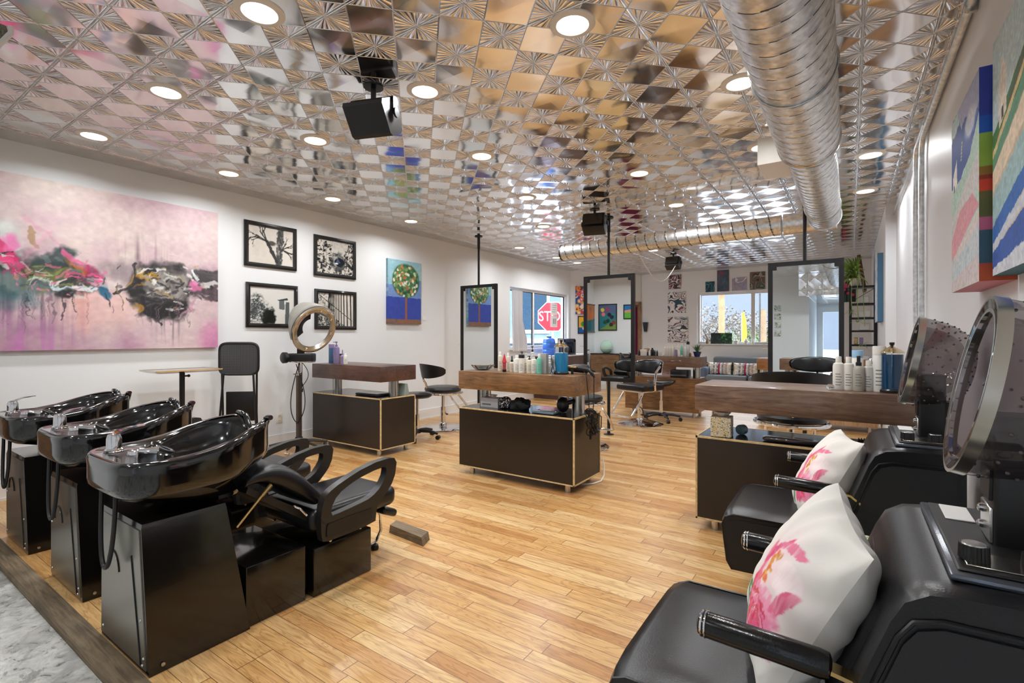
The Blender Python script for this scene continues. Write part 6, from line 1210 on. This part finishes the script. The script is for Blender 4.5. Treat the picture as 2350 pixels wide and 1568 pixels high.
def leaf_tuft(m, c, n, L0, seed, w_=.008, droop=.8, up=.8, arc=(0, 2*PI)):
    q = random.Random(seed)
    for k in range(n):
        a = q.uniform(*arc); L1 = L0*q.uniform(.6, 1.1); el = q.uniform(.1, 1)*up; d = Vector((math.cos(a), math.sin(a), 0)); s_ = Vector((-math.sin(a), math.cos(a), 0)); P = []
        for i in range(7):
            u = i/6; P.append((Vector(c)+d*L1*u*math.cos(el*1.2)+Vector((0, 0, L1*(u*math.sin(el*1.5)-droop*u*u*.7))), w_*(1-u)**.6*(.5+u)))
        b = len(m.v)
        for p_, ww in P: m.v += [tuple(p_-s_*ww), tuple(p_+s_*ww)]
        for i in range(6): m.f.append((b+2*i, b+2*i+1, b+2*i+3, b+2*i+2)); m.mi.append(0)
LEAFD = mat('deep_green_leaf', (70, 104, 62), .5, vary=.25, vscale=9); LEAFL = mat('lime_leaf', (132, 164, 84), .5, vary=.25, vscale=6)
t = thing('blue_pot_plant', 'small leafy plant in a blue pot on the far station corner', 'potted plant', (atY(1600, 800, 8.05).x, 8.05, Z4)); m = M(); m.lathe([(.035, 0), (.04, .005), (.062, .075), (.066, .08), (.06, .08), (.05, .07)], 24); ob('pot', m, mat('blue_glaze', (40, 60, 110), .15, coat=.5), t); m = M(); leaf_tuft(m, (0, 0, .07), 46, .16, 3, .008, .15, 1.0); ob('leaves', m, LEAFD, t)
t = thing('magazine', 'magazine with a pale pink face cover leaning in the far station recess', 'magazine', (atY(1534, 850, 8.1).x, 8.1, B_)); A = Art(24, 30, (232, 196, 184)); A.ell(.45, .5, .3, .3, (240, 214, 204), 1, 0, .5, .5); A.ell(.4, .55, .08, .03, (120, 80, 70), .9); A.ell(.45, .3, .1, .03, (196, 90, 96), .9); o = ob('cover', canvas_mesh(A, .22, .17, .004), PRINTV, t); o.rotation_euler = (R(-20), 0, 0)
t = thing('black_drawer_box', 'black box in the recess of the far station', 'box', (atY(1562, 850, 8.1).x, 8.1, B_)); m = M(); m.rbox((0, 0, .06), (.26, .26, .12), .01, 2); ob('body', m, BLKB, t); m = M(); m.box(-.12, .12, -.135, -.13, .03, .05); ob('edge', m, CHROME, t)

# ---------------------------------------------------------------- sofa and its cushions
sx0, sx1 = atY(1620, 870, 11.3).x, -.90; t = thing('grey_sofa', 'low grey sofa under the back window', 'sofa', ((sx0+sx1)/2, 11.45, 0)); hw = (sx1-sx0)/2
m = M(); m.rbox((0, .36, .52), (2*hw-.1, .16, .60), .06, 4); ob('back', m, GREYF, t); m = M(); m.rbox((0, 0, .25), (2*hw-.02, .72, .16), .03, 3); ob('frame', m, GREYF, t)
for k in (-1, 1): m = M(); m.rbox((k*hw/2, -.04, .385), (hw-.03, .66, .13), .04, 4); ob('seat_cushion', m, GREYF, t)
for k in (-1, 1): m = M(); m.rbox((k*(hw-.0), .0, .40), (.14, .76, .42), .05, 4); ob('arm', m, mat('blue_grey_fabric', (84, 96, 112), .85), t)
for x in (-hw+.1, hw-.1):
    for y in (-.3, .3): m = M(); m.cyl((x, y, 0), (x, y, .18), .02, n=12); ob('leg', m, BLACKM, t)
def striped(seed):
    A = Art(80, 40, (214, 206, 192)); q = random.Random(seed); x = 0
    cols = [(206, 186, 150), (222, 216, 206), (214, 206, 196), (60, 56, 58), (222, 214, 204), (60, 56, 58), (160, 40, 80), (214, 206, 200), (150, 140, 136), (206, 190, 176), (190, 160, 150), (226, 220, 206), (222, 214, 196)]
    for i, c in enumerate(cols): A.mix((A.u >= i/13)*(A.u < (i+1)/13)*1.0, c)
    for i in (3, 5): A.mix((A.u >= i/13)*(A.u < (i+1)/13)*((A.v*12 % 1) > .5), (222, 216, 206))
    A.grain(.25, 40, 20, seed); return A
for i, (px, l) in enumerate([(1650, 'striped woven cushion with a magenta band at the sofa end near the plant'), (1710, 'striped woven cushion with a magenta band in the middle of the sofa'), (1772, 'striped woven cushion half hidden by the last mirror')]):
    x = atY(px, 850, 11.35).x; o = pillow('striped_cushion', l, 'cushion', striped(i), (x, 11.40, .575), (1, 0, 0), (0, .35, 1), .50, .28, .13); m = M(); q = random.Random(i)
    for k in range(60):
        s_ = q.choice((-1, 1)); z = .45+.25*q.random(); m.tube([(x+s_*.235, 11.40+(z-.575)*.35, z), (x+s_*(.265+q.random()*.02), 11.39+(z-.575)*.35, z+q.uniform(-.03, .02))], .004, 4)
    m.v = [(a, b, c) for a, b, c in m.v]; f_ = ob('fringe', m, BLKB, o); f_['kind'] = 'stuff'
# window sill things
ZS = 1.1005
def sillx(px): return atY(px, 800, YB-.02).x
A = Art(40, 40, (16, 40, 44)); A.mix((A.noise(6, 6, 3)-.55)*4, (60, 110, 104)); o = canvas('sill_canvas', 'square dark teal canvas leaning on the back window sill', A, .24, .25, .012, (sillx(1644), YB-.03, ZS), 0); o.rotation_euler = (R(-5), 0, 0)
A = Art(40, 40, (20, 56, 40)); A.mix((A.noise(6, 6, 5)-.5)*5, (70, 166, 96)); o = canvas('sill_canvas', 'square bright green marbled canvas leaning on the back window sill', A, .24, .25, .012, (sillx(1667), YB-.035, ZS), 0); o.rotation_euler = (R(-6), 0, 0)
for px, l, mt, r_ in ((1623, 'small brown bud vase on the window sill', AMB, .03), (1689, 'white pot on the window sill beside the green canvas', WHITEP, .045), (1712, 'low white dish on the window sill', WHITEP, .04), (1728, 'little clear glass on the window sill by the mullion', WB, .025)):
    m = M(); m.lathe([(r_*.7, 0), (r_, .03), (r_, .08), (r_*.6, .10), (r_*.6, .115)], 18); o = tag(ob('sill_vase', m, mt), l, 'vase'); o.location = (sillx(px), YB-.022, ZS)

# ---------------------------------------------------------------- corner counter by the side window, water jug, coffee maker
cx0 = XL+.035
t = thing('coffee_counter', 'wood coffee counter below the side window with a lilac grey box front', 'counter', (-5.10, 9.35, 0)); m = M(); m.box(-.30, .30, -.65, .65, 0, .86); ob('body', m, WSLABR, t); m = M(); m.box(-.32, .32, -.67, .67, .86, .885); ob('top', m, mat('pale_top', (200, 196, 200), .3), t)
m = M(); m.rbox((.2, -.58, .72), (.30, .24, .26), .01, 2); m.v = [(x, y-.2, z) for x, y, z in m.v]; ob('lilac_box', m, mat('lilac_grey', (176, 174, 196), .4), t)
t = thing('water_jug', 'blue plastic water jug standing on the coffee counter', 'water jug', (atY(1260, 790, 8.95).x, 8.95, .885)); m = M(); m.lathe([(.12, 0), (.135, .02), (.135, .10), (.128, .11), (.135, .12), (.135, .24), (.128, .25), (.135, .26), (.12, .33), (.05, .37)], 28); ob('jug_body', m, mat('blue_water_plastic', (70, 120, 210), .12, trans=.45), t); m = M(); m.lathe([(.052, .37), (.052, .385), (.03, .386)], 20); ob('cap', m, BLKB, t)
t = thing('coffee_maker', 'black coffee maker on the coffee counter near the corner', 'coffee maker', (atY(1305, 800, 9.35).x, 9.35, .885)); m = M(); m.rbox((0, 0, .02), (.22, .26, .04), .01, 2); m.rbox((0, .07, .17), (.22, .12, .30), .015, 2); m.rbox((0, -.02, .30), (.22, .26, .08), .015, 2); ob('housing', m, mat('navy_black', (26, 34, 50), .25), t); m = M(); m.lathe([(.06, .045), (.07, .08), (.065, .15), (.05, .17)], 20, (0, -.06, 0)); ob('carafe', m, BLKB, t)
framed('small_white_notice', 'small black framed white notice standing on the coffee counter', Art(12, 14, (232, 232, 228)), .14, .17, .014, (atY(1287, 780, 9.15).x, 9.15, 1.06), YAW, None, 'notice'); m = M(); m.box(-.05, .05, 0, .02, -.175, 0.0); o = tag(ob('notice_stand', m, BLKB), 'small black stand under the framed white notice', 'stand'); o.location = (atY(1287, 780, 9.15).x, 9.155, 1.06)
t = thing('dark_glass_bottle', 'dark glass bottle in front of the coffee maker', 'bottle', (atY(1315, 800, 9.55).x, 9.55, .885)); m = M(); m.lathe([(.035, 0), (.036, .12), (.015, .17), (.013, .21)], 16); ob('body', m, BLKB, t); m = M(); m.lathe([(.0365, .04), (.0365, .09)], 16); ob('label_band', m, WHITEP, t)

# ---------------------------------------------------------------- black ladder shelf with spider plant
t = thing('black_shelf', 'tall narrow black open shelf in the far right corner', 'shelf', (.16, 9.5, 0)); W_, D_, HH = .16, .14, 2.06
for sx in (-W_, W_):
    for sy in (-D_, D_): m = M(); m.box(sx-.018, sx+.018, sy-.018, sy+.018, 0, HH); ob('upright', m, FRAMEM, t)
for z in (HH-.01, 1.78, 1.56, 1.36, 1.14, .85, .55, .2): m = M(); m.box(-W_+.018, W_-.018, -D_, D_, z-.022, z+.006); ob('shelf_board', m, FRAMEM, t)
m = M(); m.tube([(-W_, -D_-.01, 1.8), (W_, -D_-.01, 2.02)], .004, 5); ob('brace', m, FRAMEM, t)
t2 = thing('spider_plant', 'trailing green spider plant on top of the black shelf', 'potted plant', (.06, 9.48, HH+.0065)); m = M(); m.lathe([(.05, 0), (.055, .005), (.075, .11), (.08, .115), (.07, .115), (.06, .10)], 24); ob('pot', m, WHITEP, t2); m = M(); leaf_tuft(m, (0, 0, .11), 170, .70, 5, .015, .75, 1.15, (R(75), R(285))); leaf_tuft(m, (0, 0, .11), 60, .20, 6, .010, .7, 1.2); ob('leaves', m, LEAFL, t2)
m = M()
for k in range(3): m.tube([(-.02+.05*k, -.09, .12), (-.04+.07*k, -.17, .08), (-.05+.08*k, -.18, -.2-.1*k), (-.04+.08*k, -.175, -.4-.12*k)], .005, 5)
ob('runners', m, LEAFL, t2)
for k, (x, z, n_) in enumerate(((-.05, -.45, 22), (.03, -.60, 16), (.11, -.95, 14))): m = M(); leaf_tuft(m, (x, -.185, z+.02), n_, .19, 9+k, .007, .9, .9); ob('plantlet', m, LEAFL, t2)
for k, (z, mt, w_, l) in enumerate(((1.56, WHITEP, .16, 'pale box on the upper board of the black shelf'), (1.36, WHITEP, .14, 'second pale box lower on the black shelf'), (1.78, LTB, .12, 'silver tin near the top board of the black shelf'), (1.14, BRASS, .05, 'amber coloured box on the black shelf'), (1.14, PURP, .05, 'lilac box beside the amber one on the black shelf'), (.85, WHITEP, .12, 'white box low on the black shelf'))):
    m = M(); x = {3: -.09, 4: -.02}.get(k, .02); m.rbox((0, 0, .055), (w_, .12, .105), .006, 1); o = tag(ob('storage_box', m, mt), l, 'box'); o.location = (.16+x, 9.5, z+.0065)
